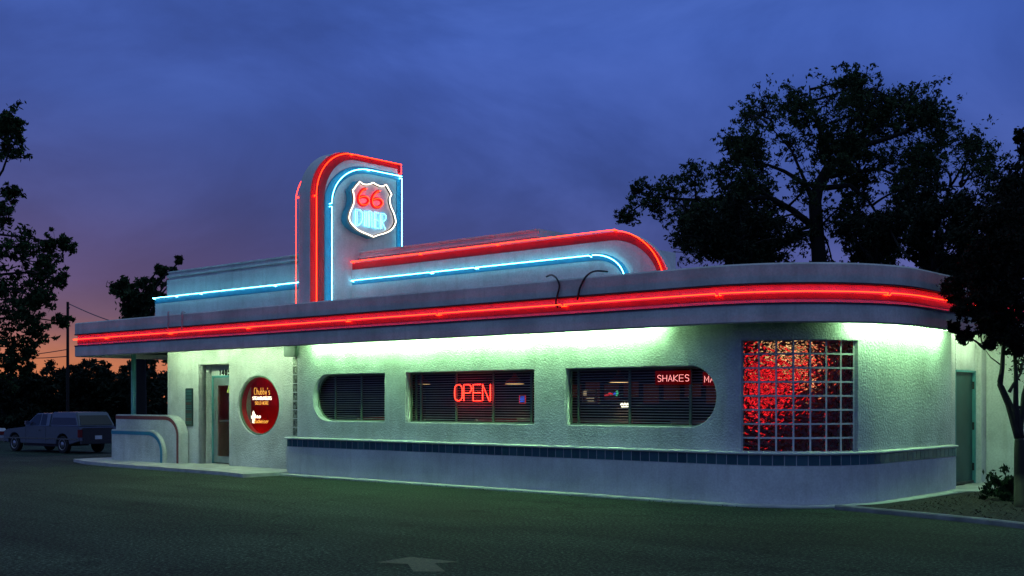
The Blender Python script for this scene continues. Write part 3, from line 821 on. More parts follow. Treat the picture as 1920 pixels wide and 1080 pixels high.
sg = sign_from('menu_word_sign', 'pink neon sign beginning with M at the rounded end of the right hand window', 'neon_pink', 'MALTS', 1321, 1372, 717, 705, .26, .0042, .35)
add_halo(sg, -.05, .55, -.05, .16)
YI = YW+.11
sign_from('script_sign', "yellow script neon sign reading Chubby's, uppermost in the round window", 'neon_yellow', "Chubby's", 476.5, 505.5, 740, 727, YI, .005, .30)
sign_from('word_sign', 'white neon sign reading STEAKBURGERS under the yellow script in the round window', 'neon_white', 'STEAKBURGERS', 473.5, 509, 749.5, 744, YI, .006, .3)
sign_from('word_sign', 'orange neon sign reading SOLD HERE in the middle of the round window', 'neon_yellow', 'SOLD HERE', 478, 504, 758.5, 753, YI, .005, .3)
sign_from('beer_sign', 'orange neon beer lettering low in the round window beside a white cactus outline', 'neon_yellow', 'Budweiser', 477, 504, 793, 784.5, YI, .005, .14)
sign_from('word_sign', 'small white neon sign reading COLD above the beer lettering in the round window', 'neon_white', 'COLD', 478.5, 488, 783.5, 779.5, YI, .007, .3)
cpt = lambda x, y: onY(435+x/7.715, 690+y/7.715, YI)
ct = thing('cactus_sign', 'pale yellow neon cactus shape at the left of the beer lettering in the round window', 'neon sign', cpt(305, 800))
o0 = ct.location.copy()
m = MB(); m.tube([cpt(*p)-o0 for p in ((300,795),(302,740),(300,690),(303,640),(310,625),(318,640),(320,700),(322,750),(318,800))], .012, 6)
m.tube([cpt(*p)-o0 for p in ((283,690),(286,725),(300,728))], .014, 6); m.tube([cpt(*p)-o0 for p in ((335,665),(333,700),(320,705))], .012, 6)
m.build('outline', 'neon_hot', ct, smooth=True)
m = MB(); m.tube([Vector((0, .01, .2)), Vector((.02, .01, .5))], .003); m.build('hanger', 'black', ct)
# little signs seen through the blinds
def plate_sign(name, label, px0, py0, px1, py1, Y, mats, cat_='neon sign'):
    a = onY(px0, py1, Y); b = onY(px1, py0, Y); th = thing(name, label, cat_, (a.x, Y, a.z)); w, h = b.x-a.x, b.z-a.z
    m = MB(); m.box(0, w, .01, .03, 0, h); m.build('plate', 'black', th)
    return th, w, h
th, w, h = plate_sign('beer_sign', 'small square blue neon sign with red edge at the right of the middle window', 974, 741, 985, 756, 1.6, 0)
m = MB(); m.tube([(0,0,0),(w,0,0),(w,0,h),(0,0,h)], .012, 6, closed=True); m.build('border', 'neon_small_red', th)
m = MB()
for k in range(3): m.tube([(w*.2, -.005, h*(.25+.22*k)), (w*.8, -.005, h*(.3+.22*k))], .022, 6)
m.build('lettering', 'neon_small_blue', th)
th, w, h = plate_sign('beer_sign', 'small red, blue and green neon sign in the left half of the right hand window', 1134, 733, 1159, 743, 2.0, 0)
m = MB(); m.tube([(0,0,h*.2),(w*.3,0,h*.3),(w*.35,0,h*.6),(w*.6,0,h*.3)], .018, 6); m.build('lettering', 'neon_small_red', th)
m = MB(); m.tube([(w*.68,0,h*.3),(w*.8,0,h*.6)], .02, 6); m.build('emblem', 'neon_small_blue', th)
m = MB(); m.tube([(w*.86,0,h*.1),(w*.95,0,h*.6),(w*.9,0,h*1.0)], .02, 6); m.build('leaf', 'neon_small_green', th)
th, w, h = plate_sign('beer_sign', 'cream neon script sign low in the middle of the right hand window', 1164, 754, 1181, 764, 1.8, 0)
m = MB(); m.tube([(0,0,h*.5),(w*.15,0,h*.8),(w*.3,0,h*.4),(w*.45,0,h*.85),(w*.6,0,h*.4),(w*.75,0,h*.8),(w*.9,0,h*.5)], .016, 6); m.tube([(w*.1,0,h*.15),(w*.95,0,h*.2)], .014, 6); m.build('lettering', 'neon_hot', th)

# ---------------------------------------------------------------- interior
m = MB(); m.box(el+.25, XD-.25, 6.9, 7.0, 0, 3.0)
m.build('rear_interior_wall', 'interior_dark', diner)
m = MB(); m.box(el+.22, XC, .26+.4, 6.9, 2.6, 2.64); m.build('ceiling', 'interior_dark', diner)
m = MB(); m.prism([(el+.2, YD+.16), (XL-.15, YW+.25), (XL-.1, .25), (XC, .25)]+[(XC+(RB-.27)*math.sin(a), RB-(RB-.27)*math.cos(a)) for a in [math.pi/2*k/10 for k in range(1, 11)]]+[(XR-.27, 6.9), (el+.2, 6.9)], 'Z', .06, .10); m.build('floor', 'interior_floor', diner)
# red painted partition behind the round window and red-lit corner behind the glass blocks
m = MB(); m.box(-23.85, -22.25, 1.9, 2.0, .1, 2.6); m.prism([(-22.42, 1.05), (-22.36, 1.1), (-23.8, 2.0), (-23.86, 1.9)], 'Z', .1, 2.6); m.build('partition', 'interior_red', diner)  # slanted divider added to keep the red glow out of the door glass
m = MB(); m.box(-22.2, -20.1, 2.1, 2.2, .1, 2.6); m.build('partition', 'interior_dark', diner)
m = MB(); m.box(-20.0, -19.9, 1.2, 4.5, .1, 2.6); m.build('partition', 'interior_dark', diner)
m = MB(); m.prism([(-9.04, .27), (-8.99, .29), (-9.93, 2.1), (-10.0, 2.1)], 'Z', .1, 2.6); m.build('partition', 'interior_dark', diner)  # divider added along the sight line, hides red glow from the right window
m = MB(); m.box(-9.95, -7.8, 2.1, 2.2, .1, 2.6); m.build('partition', 'interior_redwall', diner)
def bar(pts, mat, r=.02, name='interior_neon'):
    mb = MB(); mb.tube(pts, r, 6); return mb.build(name, mat, diner, smooth=True)
bar([(-23.2, 1.4, 2.5), (-21.9, 1.1, 2.5)], 'neon_red', .03)
bar([(-23.3, 1.7, .3), (-22.3, 1.3, .3)], 'neon_red', .03)
for z, xe in ((1.35, -9.3), (1.62, -8.9), (1.88, -8.6), (2.14, -8.4)): bar([(-9.85, 1.98, z), (xe, 1.98, z)], 'neon_red_inside', .04)
bar([(-9.25, 1.7, 2.40), (-8.45, 1.7, 2.40)], 'lamp_inside', .035, 'interior_lamp')
bar([(-8.95, 1.85, 2.2), (-8.35, 1.85, 2.2)], 'lamp_inside', .02, 'interior_lamp')
bar([(-8.75, 1.9, 1.95), (-8.45, 1.9, 1.75)], 'lamp_inside', .014, 'interior_lamp')
def pendant(px, py, wpx, Y, label):
    p = onY(px, py, Y); r_ = wpx/2*(p.y-YC)/F*1.25
    th = thing('pendant_lamp', label, 'lamp', (p.x, Y, p.z), group='pendant lamps hanging inside the diner')
    prof = [(r_, 0), (r_*.96, .03), (r_*.75, .07), (r_*.35, .12), (r_*.22, .16), (.03, .20)]
    m = MB(); vs = []; fs = []; S = 20
    for rr, z in prof:
        for k in range(S): vs.append((rr*math.cos(2*math.pi*k/S), rr*math.sin(2*math.pi*k/S), z))
    for i in range(len(prof)-1):
        for k in range(S): fs.append((i*S+k, i*S+(k+1) % S, (i+1)*S+(k+1) % S, (i+1)*S+k))
    m.add(vs, fs); m.build('lamp_shade', 'lamp_shade', th, smooth=True)
    m = MB(); m.tube([(r_*.92*math.cos(2*math.pi*k/S), r_*.92*math.sin(2*math.pi*k/S), .006) for k in range(S)], .006, 5, closed=True); m.build('rim_light', 'bulb_warm', th)
    m = MB(); m.tube([(0,0,.2), (0,0,2.6-p.z)], .006); m.build('cord', 'black', th)
pendant(965, 720, 40, 1.5, 'brown enamel pendant lamp hanging at the right of the middle window')
pendant(790, 720.5, 40, 2.0, 'pendant lamp glimpsed at the far left of the middle window')
pendant(1161, 717, 38, 1.4, 'brown enamel pendant lamp hanging in the left half of the right hand window')
def point(x, y, z, e):
    d_ = bpy.data.lights.new('pendant_bulb', 'POINT'); d_.energy = e; d_.color = (1., .55, .25); d_.shadow_soft_size = .06
    o = bpy.data.objects.new('pendant_bulb', d_); C.objects.link(o); o.location = (x, y, z); return o
for o in [o for o in bpy.data.objects if o.name.startswith('pendant_lamp')]:
    q_ = point(0, 0, .03, 5.); q_.parent = o
m = MB(); m.box(-18.8, -10.6, 5.2, 5.7, .1, 1.1); m.build('counter', 'vinyl', diner); m = MB(); m.box(-18.85, -10.55, 5.12, 5.75, 1.1, 1.14); m.build('counter_top', 'steel', diner)
m = MB()
for k in range(14): m.box(-18.5+k*.56, -18.1+k*.56, 6.84, 6.88, 1.5+.08*(k % 3), 1.95+.06*(k % 2))
m.build('wall_menu', 'menu_glow', diner)
def table(x, y, label):
    th = thing('diner_table', label, 'table', (x, y, .1), group='tables inside the diner')
    m = MB(); m.box(-.35, .35, -.6, .6, .72, .76); m.build('table_top', 'steel', th, bevel=.01)
    m = MB(); m.tube([(0, 0, 0), (0, 0, .72)], .04, 8); m.build('leg', 'black', th)
    m = MB(); m.tube([(.1, -.3, .76), (.1, -.3, .93), (.1, -.3, .98)], [.03, .03, .012], 8); b_ = m.build('bottle', 'sauce', None); b_.parent = None; b_.location = (x, y, .1); tag(b_, 'red sauce bottle standing on the '+label.split(' ', 1)[1], 'bottle', 'sauce bottles on the tables')
# booth and table shapes inside
def booth(x, y, label):
    th = thing('booth_seat', label, 'bench', (x, y, .1), group='red vinyl booths inside the diner')
    m = MB(); m.box(-.3, .3, 0, 1.2, 0, .45); m.build('seat', 'vinyl', th, bevel=.03)
    m = MB(); m.box(-.36, -.24, 0, 1.2, 0, 1.12); m.build('backrest', 'vinyl', th, bevel=.03)
simple('sauce', (.4,.03,.02), .3)
emit('menu_glow', (1., .22, .12), .016)
table(-17.3, 1.5, 'steel table behind the left window'); table(-13.9, 1.5, 'steel table behind the middle window'); table(-10.4, 1.5, 'steel table behind the right hand window')
booth(-18.0, .9, 'red vinyl booth seat behind the left window'); booth(-14.6, .9, 'red vinyl booth seat behind the middle window'); booth(-11.0, .9, 'red vinyl booth seat behind the right hand window')
def frame(px0, py0, px1, py1, Y, label):
    a = onY(px0, py1, Y); b = onY(px1, py0, Y); th = thing('framed_picture', label, 'picture', (a.x, Y, a.z)); w, h = b.x-a.x, b.z-a.z
    m = MB(); m.tube([(0,0,0),(w,0,0),(w,0,h),(0,0,h)], .02, 4, closed=True); m.build('frame', 'steel', th)
    m = MB(); m.box(0, w, .005, .02, 0, h); m.build('print', 'black', th)
    m = MB(); m.box(w*.08, w*.3, -.004, .003, h*.55, h*.95); m.box(w*.3, w*.85, -.004, .003, h*.3, h*.42); m.box(w*.4, w*.8, -.004, .003, h*.1, h*.16); m.build('artwork', 'artwork_glow', th)
emit('artwork_glow', (1., .75, .45), .30)  # light falling on the print put in as a faint glow
frame(1092, 732, 1118, 754, 2.5, 'framed picture lit cream at the left end of the right hand window')

# ---------------------------------------------------------------- low stepped wall, notice board
lw = thing('low_wall', 'low stepped white stucco wall with rounded end, maroon stripe above and teal stripe below, left of the entrance', 'wall', (-25.5, .3, 0))
LO = lw.location.copy()
def lwp(mb, name, mat, **k):
    o = mb.build(name, mat, None, **k); o.parent = lw; o.matrix_parent_inverse = Matrix.Translation(-LO)
def prof(x0, x1, zt, rx, rzz): return [(x0, 0.05), (x0, zt)]+quarter(x1, zt, rx, rzz)+[(x1, 0.05)]
yU, yL = .22, .12
x0 = onY(217, 800, yU).x; x1 = onY(336, 800, yU).x
m = MB(); m.prism(prof(x0, x1, 1.225, .62, .50), 'Y', yU, yU+.25); lwp(m, 'upper_wall', 'stucco', bevel=.012)
def stripe(x0, x1, zt, rx, rzz, Y, ins, w, name, mat):
    o_ = [(x0-.001, zt-ins)]+quarter(x1-ins, zt-ins, rx-ins, rzz-ins)+[(x1-ins, .05)]
    w2 = ins+w; i_ = [(x0-.001, zt-w2)]+quarter(x1-w2, zt-w2, rx-w2, rzz-w2)+[(x1-w2, .05)]
    m = MB(); m.ribbon(o_, i_, 'Y', Y-.005, Y-.001); lwp(m, name, mat)
stripe(x0, x1, 1.225, .62, .50, yU, .03, .085, 'maroon_stripe', 'maroon_paint')
x0b = onY(209, 800, yL).x; x1b = onY(305.5, 800, yL).x
m = MB(); m.prism(prof(x0b, x1b, .85, .66, .52), 'Y', yL, yU); lwp(m, 'lower_wall', 'stucco', bevel=.012)
stripe(x0b, x1b, .85, .66, .52, yL, .035, .085, 'teal_stripe', 'teal_paint')
nb = onY(349, 799, YW); ne = onY(363, 728, YW)
bd = thing('notice_board', 'narrow dark upright notice board with teal and rust lettering left of the entrance door', 'sign', (nb.x, YW, nb.z)); w, h = ne.x-nb.x, onY(349, 728, YW).z-nb.z
m = MB(); m.box(0, w, -.03, -.002, 0, h); m.build('board', 'board_dark', bd, bevel=.012)
mt, mr = MB(), MB(); rng = random.Random(3)
for k, zf in enumerate([.93,.905,.86,.83,.77,.74,.68,.655,.61,.58,.54,.50,.44,.40,.36,.32,.28,.24,.20,.16,.12,.08]):
    tgt = mt if (k % 5 < 3 or k < 6) else mr; x = w*.12
    while x < w*.86:
        dx = rng.uniform(.012, .03); tgt.box(x, min(x+dx, w*.9), -.034, -.031, h*zf-.008, h*zf+.008); x += dx+.008
mt.build('lettering', 'board_teal', bd); mr.build('lettering', 'board_rust', bd)

# ---------------------------------------------------------------- ground
def gz(x, y):
    s_ = max(0., min(1., (-29.-x)/18.)); s_ = s_*s_*(3-2*s_); return -.71*s_
m = MB(); xs_ = [-900,-400,-200,-120,-80]+[-60+k*1.5 for k in range(0, 24)]+[-22+k*3 for k in range(0, 12)]+[30,80,200,500,900]
ys_ = [-300,-100,-40]+[-20+k*3 for k in range(16)]+[40,70,120,250,500,1200]
vs = [(x, y, gz(x, y)) for y in ys_ for x in xs_]; nx_ = len(xs_)
m.add(vs, [(j*nx_+i, j*nx_+i+1, (j+1)*nx_+i+1, (j+1)*nx_+i) for j in range(len(ys_)-1) for i in range(nx_-1)])
tag(m.build('parking_lot', 'asphalt', smooth=True), 'dark grainy asphalt parking lot in front of the diner', 'ground', kind='structure')
# concrete strip along the base
m = MB(); m.sweep([(-.1, -.05), (-.1, .035), (.20, .035), (.21, .02), (.21, -.05)], stations(BX, YE+.1)[:]); 
o = m.build('concrete_strip', 'concrete', smooth=R(30)); tag(o, 'thin pale concrete strip along the foot of the diner wall', 'pavement', kind='structure')
# entrance walk
wk = [onZ(*p, .055) for p in ((138,862),(160,866.5),(210,871),(300,877.5),(420,886.5),(538,896.5))]
poly = [(p.x, p.y) for p in wk]
poly = [(BX+.02, poly[-1][1])]+poly[::-1][1:]+[(poly[0][0]-.1, poly[0][1]+.6), (-27.5, 4.5), (el, 4.9), (el+.1, .9), (dx0, 1.2), (dx1, 1.2), (er_, .9)]
m = MB(); m.prism(poly, 'Z', -.1, .075)
tag(m.build('entrance_walk', 'concrete'), 'concrete walk with rounded end in front of the entrance', 'pavement', kind='structure')
# planting bed and kerb
kp = [onZ(*p, .03) for p in ((1575,951),(1640,957),(1700,962.5),(1780,970),(1850,977),(1920,985),(2100,1006),(2400,1045))]
m = MB(); outer_ = [(p.x, p.y) for p in kp]
bed = [(outer_[0][0], outer_[0][1]+.04)]+[(x, y+.05) for x, y in outer_[1:]]+[(8., yd1+.3), (XD+.9, yd1+.3), (XD+.95, YE+.4), (XR+.30, YE-.4), (XR+.24, 2.2)]
m.prism(bed, 'Z', -.05, .03); tag(m.build('planting_bed', 'mulch'), 'dark mulch bed with bark chips between the kerb and the rear door', 'ground', kind='structure')
m = MB(); pr = []
for i, p in enumerate(outer_):
    q0 = outer_[max(0, i-1)]; q1 = outer_[min(len(outer_)-1, i+1)]; dx, dy = q1[0]-q0[0], q1[1]-q0[1]; L = math.hypot(dx, dy); pr.append((p[0], p[1], dy/L, -dx/L))
m.sweep([(0, -.05), (0, .055), (.015, .07), (.105, .07), (.12, .055), (.12, -.05)], pr)
tag(m.build('kerb', 'kerb_paint', smooth=R(30)), 'grey concrete kerb edging the mulch bed', 'kerb', kind='structure')
m = MB(); m.prism([(XR+.2, YE-.5), (XR+.9, YE+.3), (XR+2.6, YE+.6), (XR+2.6, yd1+.45), (XD, yd1+.45), (XD, YE-.2)], 'Z', -.05, .045)
tag(m.build('rear_step', 'concrete'), 'concrete slab outside the rear door', 'pavement', kind='structure')
# bark chips, leaves and litter
def scatter_chips(nm, pts, mat, smin, smax, label, cat_):
    m = MB()
    for x, y, z in pts:
        a = random.uniform(0, 6.28); s_ = random.uniform(smin, smax); dx, dy = math.cos(a)*s_, math.sin(a)*s_; h = random.uniform(.0, .03)
        m.add([(x-dx, y-dy, z), (x+dy*.4, y-dx*.4, z+.004), (x+dx, y+dy, z+h), (x-dy*.4, y+dx*.4, z+h*.5)], [(0,1,2,3)])
    return tag(m.build(nm, mat), label, cat_, kind='stuff')
simple('chip', (.05,.038,.03), .9, var=.6, vscale=30)
bx0, bx1 = -7.0, -1.5; pts = []
while len(pts) < 2600:
    t = random.random(); i = random.randrange(0, 6); a, b = Vector((*outer_[i], 0)), Vector((*outer_[i+1], 0)); p = a.lerp(b, t); y = random.uniform(p.y+.12, yd1+.2)
    if p.x > XR+.5+max(0, y-YE)*.8: pts.append((p.x, y, .034))
scatter_chips('bark_chips', pts, 'chip', .012, .035, 'bark chips scattered over the mulch bed', 'bark chips')
pts = []
for k in range(260):
    x = random.uniform(-20, -8); pts.append((x, random.gauss(-.30, .12), .004 if True else 0))
scatter_chips('leaf_litter', [(x, min(y, -.23), z) for x, y, z in pts], 'chip', .01, .022, 'dry leaf litter along the foot of the diner wall', 'leaf litter')
# painted arrow
ap = [(705,1054.5),(770,1044),(860,1053.5),(815,1056),(835,1071.5),(775,1071.5),(765,1057.5)]
m = MB(); pts = [onZ(*p, .004) for p in ap]; m.add(pts, [tuple(range(len(pts)))])
tag(m.build('painted_arrow', 'worn_paint'), 'worn yellow arrow painted on the asphalt', 'road marking', kind='structure')

# ---------------------------------------------------------------- trees
rs = np.random.RandomState(11)
def leaf_mesh(name, mat, centres, radii, per, size, parent, squash=.8, droop=.0, aspect=.42):
    cs = np.repeat(np.array(centres), per, axis=0); rr = np.repeat(np.array(radii), per)
    N = len(cs); d = rs.normal(size=(N, 3)); d /= np.linalg.norm(d, axis=1)[:, None]
    rad = rr*np.abs(rs.normal(0, .52, N))**.8*1.05
    p = cs+d*rad[:, None]*np.array([1, 1, squash])
    a = rs.normal(size=(N, 3)); a[:, 2] -= droop; a /= np.linalg.norm(a, axis=1)[:, None]
    b = rs.normal(size=(N, 3)); b -= a*(a*b).sum(1)[:, None]; b /= np.linalg.norm(b, axis=1)[:, None]
    L = (size*rs.uniform(.6, 1.4, N))[:, None]
    v = np.stack([p-a*L*.5, p+b*L*aspect*.5, p+a*L*.5, p-b*L*aspect*.5], 1).reshape(-1, 3)
    me = bpy.data.meshes.new(name); me.vertices.add(4*N); me.vertices.foreach_set('co', v.ravel())
    me.loops.add(4*N); me.loops.foreach_set('vertex_index', np.arange(4*N, dtype=np.int32))
    me.polygons.add(N); me.polygons.foreach_set('loop_start', np.arange(0, 4*N, 4, dtype=np.int32))
    try: me.polygons.foreach_set('loop_total', np.full(N, 4, dtype=np.int32))
    except Exception: pass
    me.update(calc_edges=True)
    cl = np.repeat(rs.uniform(0, 1, len(centres)), per)
    at_ = me.attributes.new('tone', 'FLOAT', 'FACE'); at_.data.foreach_set('value', np.clip(cl*.7+rs.uniform(-.1, .4, N), 0, 1).astype(np.float32))
    me.materials.append(MATS[mat]); o = bpy.data.objects.new(name, me); C.objects.link(o); o.parent = parent; return o
def limb(mb, a, b, r0, r1, sag=.15, n=7, wob=.06):
    a, b = Vector(a), Vector(b); L = (b-a).length; pts = []; rr = []
    off = Vector((random.uniform(-1,1), random.uniform(-1,1), random.uniform(-.2,1)))*sag*L
    w = Vector((random.uniform(-1,1), random.uniform(-1,1), random.uniform(-1,1)))*wob*L
    for k in range(n+1):
        t = k/n; pts.append(a.lerp(b, t)+off*math.sin(math.pi*t)+w*math.sin(2.3*math.pi*t)*(1-t)); rr.append(r0+(r1-r0)*t**.8)
    mb.tube(pts, rr, 7); return pts
def tree(name, label, base, forks, clumps, D, mat='leaf_dark', bark='bark', leaf=.2, per=55, sub=13, trunk_r=.4, spread=None, subr=.7, cat_='tree', group=None, droop=.3, depth=None, limbs=True, twig=.03, heavy=()):
    """forks: [(px,py)...] trunk line; clumps: [(px,py,rpx)] crown masses around distance D"""
    mpp = D/F
    tp = [at(px, py, D) for px, py in forks]
    base = Vector(base); th = thing(name, label, cat_, base, group=group)
    tb = MB()
    line = [base-Vector((0,0,.1))]+tp; n = len(line); fine = []; rr = []
    for i in range(n-1):
        for q in range(4):
            t = q/4; fine.append(line[i].lerp(line[i+1], t)); rr.append(trunk_r*(1.15-.6*(i+t)/(n-1)))
    fine.append(line[-1]); rr.append(trunk_r*.5); fine = [p-base for p in fine]; tb.tube(fine, rr, 10)
    nodes = fine[int(len(fine)*.55):]
    for ln, r0 in heavy:
        pts = [at(x, y, D)+Vector((random.uniform(-.5,.5), random.uniform(-.5,.5), 0))*trunk_r*.5-base for x, y in ln]
        f2 = []
        for i in range(len(pts)-1):
            for q in range(4): f2.append(pts[i].lerp(pts[i+1], q/4))
        f2.append(pts[-1]); tb.tube(f2, [r0*(1-.75*k/(len(f2)-1)) for k in range(len(f2))], 8); nodes += f2
    cs, rd = [], []
    dp = depth if depth is not None else max(c[2] for c in clumps)*mpp*1.6
    fwd = Vector((AX[1], AY[1], 0)).normalized()
    for (px, py, r) in clumps:
        off = random.uniform(-1, 1)*dp
        cpos = at(px, py, D)+fwd*off-base; R_ = r*mpp
        if limbs:
            st_ = min(nodes, key=lambda q_: (q_-cpos).length+(.6*max(0, q_.z-cpos.z)))
            if (cpos-st_).length > .1: limb(tb, st_, cpos, max(twig*1.6, min(trunk_r*.2, .05*(cpos-st_).length)), twig, .12)
        for k in range(sub):
            d = Vector((random.gauss(0,1), random.gauss(0,1), random.gauss(0,1))); d *= R_*.56
            c_ = cpos+d; cs.append(tuple(c_)); rd.append(R_*subr*random.uniform(.5, 1.))
            if limbs and k % 3 == 0: limb(tb, cpos, c_, twig*.7, twig*.3, .2, 4)
    tb.build('trunk', bark, th, smooth=True)
    leaf_mesh('crown', mat, cs, rd, per, leaf, th, droop=droop)
    return th
def ground(px, D, py=760):
    p = at(px, py, D); p.z = gz(p.x, p.y); return p
zc_ = lambda L: [(1120+x/2.3475, 80+y/2.3475, r/2.3475) for x, y, r in L]
big = zc_([(720,230,62),(690,330,75),(600,390,42),(930,190,55),(950,290,85),(860,400,75),(1080,150,50),(1160,170,62),(1100,290,90),(1230,230,75),(1250,350,90),(1350,300,75),(1450,150,52),(1520,220,62),(1600,300,55),(1500,370,80),(1690,380,32),(1400,470,90),(1550,500,85),(1680,500,62),(1600,590,70),(720,480,80),(560,530,50),(620,620,60),(420,560,55),(330,600,62),(190,620,48),(140,695,38),(260,690,55),(400,680,65),(520,690,65),(780,560,50),(560,780,90),(440,850,65),(640,740,70),(650,850,90),(820,640,40),(1050,690,32),(1120,740,40),(1200,800,60),(1150,900,60),(1300,650,80),(1400,600,80),(1280,880,75),(1180,540,45),(1000,430,60),(1100,420,60),(1230,480,60)])
qf = random.Random(9)
fill = []
while len(fill) < 46:
    x, y = qf.uniform(1370, 1850), qf.uniform(150, 500)
    if ((x-1610)/235)**2+((y-330)/185)**2 < 1 and not (abs(x-1532) < 22 and y > 330): fill.append((x, y, 27))
while len(fill) < 64:
    x, y = qf.uniform(1170, 1420), qf.uniform(310, 500)
    if y > 470-(x-1170)*.55 and y < 400+(x-1170)*.6: fill.append((x, y, 24))
big = [(x, y+16, r*1.12) for x, y, r in big]+[(x, y+8, r) for x, y, r in fill]
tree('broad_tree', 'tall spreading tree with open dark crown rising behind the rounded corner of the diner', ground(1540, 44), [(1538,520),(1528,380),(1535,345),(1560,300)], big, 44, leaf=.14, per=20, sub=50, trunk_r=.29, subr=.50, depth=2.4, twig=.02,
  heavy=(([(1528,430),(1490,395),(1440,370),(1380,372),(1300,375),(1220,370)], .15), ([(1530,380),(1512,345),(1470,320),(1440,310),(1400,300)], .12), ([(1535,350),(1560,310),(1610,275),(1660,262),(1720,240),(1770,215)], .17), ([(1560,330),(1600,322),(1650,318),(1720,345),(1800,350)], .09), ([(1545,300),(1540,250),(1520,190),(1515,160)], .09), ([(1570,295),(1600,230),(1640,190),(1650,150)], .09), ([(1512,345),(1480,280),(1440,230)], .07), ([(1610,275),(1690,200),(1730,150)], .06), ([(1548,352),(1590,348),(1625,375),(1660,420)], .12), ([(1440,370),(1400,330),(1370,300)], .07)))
# dense trees to the right
def cl(cx, cy, rx, ry, n, r, seed):
    q = random.Random(seed); out = []
    for k in range(n):
        a = q.uniform(0, 6.28); t = q.uniform(0, 1)**.5; out.append((cx+rx*t*math.cos(a), cy+ry*t*math.sin(a), r*q.uniform(.7, 1.2)))
    return out
GB = 'dark trees behind the diner'
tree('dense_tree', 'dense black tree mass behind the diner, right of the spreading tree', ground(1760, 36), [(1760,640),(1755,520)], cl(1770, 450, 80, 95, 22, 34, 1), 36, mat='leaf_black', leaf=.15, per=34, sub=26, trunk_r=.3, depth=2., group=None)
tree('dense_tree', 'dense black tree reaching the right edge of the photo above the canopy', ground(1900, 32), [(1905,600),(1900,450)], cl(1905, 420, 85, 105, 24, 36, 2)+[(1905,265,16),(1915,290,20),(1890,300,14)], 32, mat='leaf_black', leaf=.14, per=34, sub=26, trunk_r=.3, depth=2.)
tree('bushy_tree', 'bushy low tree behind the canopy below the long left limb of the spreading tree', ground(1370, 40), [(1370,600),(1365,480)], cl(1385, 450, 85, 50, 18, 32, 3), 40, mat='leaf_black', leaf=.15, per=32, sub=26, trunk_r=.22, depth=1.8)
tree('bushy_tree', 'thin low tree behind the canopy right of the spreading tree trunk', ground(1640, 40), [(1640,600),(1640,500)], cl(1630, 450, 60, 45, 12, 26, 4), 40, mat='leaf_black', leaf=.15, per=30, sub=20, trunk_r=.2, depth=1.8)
# trees on the left, behind the lot
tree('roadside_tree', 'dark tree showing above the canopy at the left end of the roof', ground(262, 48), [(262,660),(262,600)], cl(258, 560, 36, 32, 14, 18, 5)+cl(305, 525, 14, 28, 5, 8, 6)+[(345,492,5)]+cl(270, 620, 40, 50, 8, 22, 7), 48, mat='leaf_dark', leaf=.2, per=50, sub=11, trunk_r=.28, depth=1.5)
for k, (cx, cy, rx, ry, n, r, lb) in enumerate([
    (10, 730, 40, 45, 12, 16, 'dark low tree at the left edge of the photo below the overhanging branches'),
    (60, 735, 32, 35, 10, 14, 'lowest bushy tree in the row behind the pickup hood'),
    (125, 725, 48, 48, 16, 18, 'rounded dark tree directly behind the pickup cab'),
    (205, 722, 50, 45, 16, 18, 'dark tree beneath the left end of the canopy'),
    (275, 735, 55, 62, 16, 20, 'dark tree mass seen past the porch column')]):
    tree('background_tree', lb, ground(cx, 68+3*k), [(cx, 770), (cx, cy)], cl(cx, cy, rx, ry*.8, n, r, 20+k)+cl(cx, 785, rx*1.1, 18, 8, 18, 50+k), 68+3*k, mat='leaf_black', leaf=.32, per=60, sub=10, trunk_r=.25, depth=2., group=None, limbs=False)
m = MB(); 
hd = thing('hedge', 'long dark hedge closing the far side of the parking lot', 'hedge', at(120, 790, 74))
hp = hd.location.copy(); hp.z = gz(hp.x, hp.y); hd.location = hp; q = random.Random(5)
cs = []; 
for k in range(340): p = at(q.uniform(-260, 360), q.uniform(790, 815), q.uniform(74, 80)); p.z = gz(p.x, p.y)+q.uniform(.2, 3.4)+.4*math.sin(p.x*.8); cs.append(tuple(p-hp))
leaf_mesh('foliage', 'leaf_black', cs, [1.1]*len(cs), 90, .38, hd)
mh = MB()
for k in range(60): 
    p = at(-260+k*10.5, 800, 77); p.z = gz(p.x, p.y); mh.tube([p-hp, p-hp+Vector((.1, 0, 1.6))], .05, 5)
mh.build('stems', 'bark', hd)
# overhanging branches near the left edge
lt = [(x, y, r) for x, y, r in [(18,250,26),(40,235,20),(28,280,22),(4,240,18),(0,350,14),(8,400,18),(40,462,28),(80,458,20),(110,456,16),(60,500,26),(100,500,16),(132,510,16),(118,525,14),(20,480,30),(30,540,36),(70,560,22),(90,560,16),(95,598,12),(20,600,34),(50,620,24),(15,650,26),(35,660,16),(2,690,24),(28,690,10),(10,540,30),(62,590,20)] if x < 125]
tree('overhanging_tree', 'near leafy tree reaching in from the left edge of the photo', at(-170, 753+H*F/15., 15), [(-165,800),(-150,600),(-110,450)], lt+[(-60,400,60),(-60,550,70),(-90,280,60),(-40,660,50)], 15, mat='leaf_near', bark='bark_near', leaf=.065, per=24, sub=30, trunk_r=.16, depth=.4, twig=.005, subr=.55)
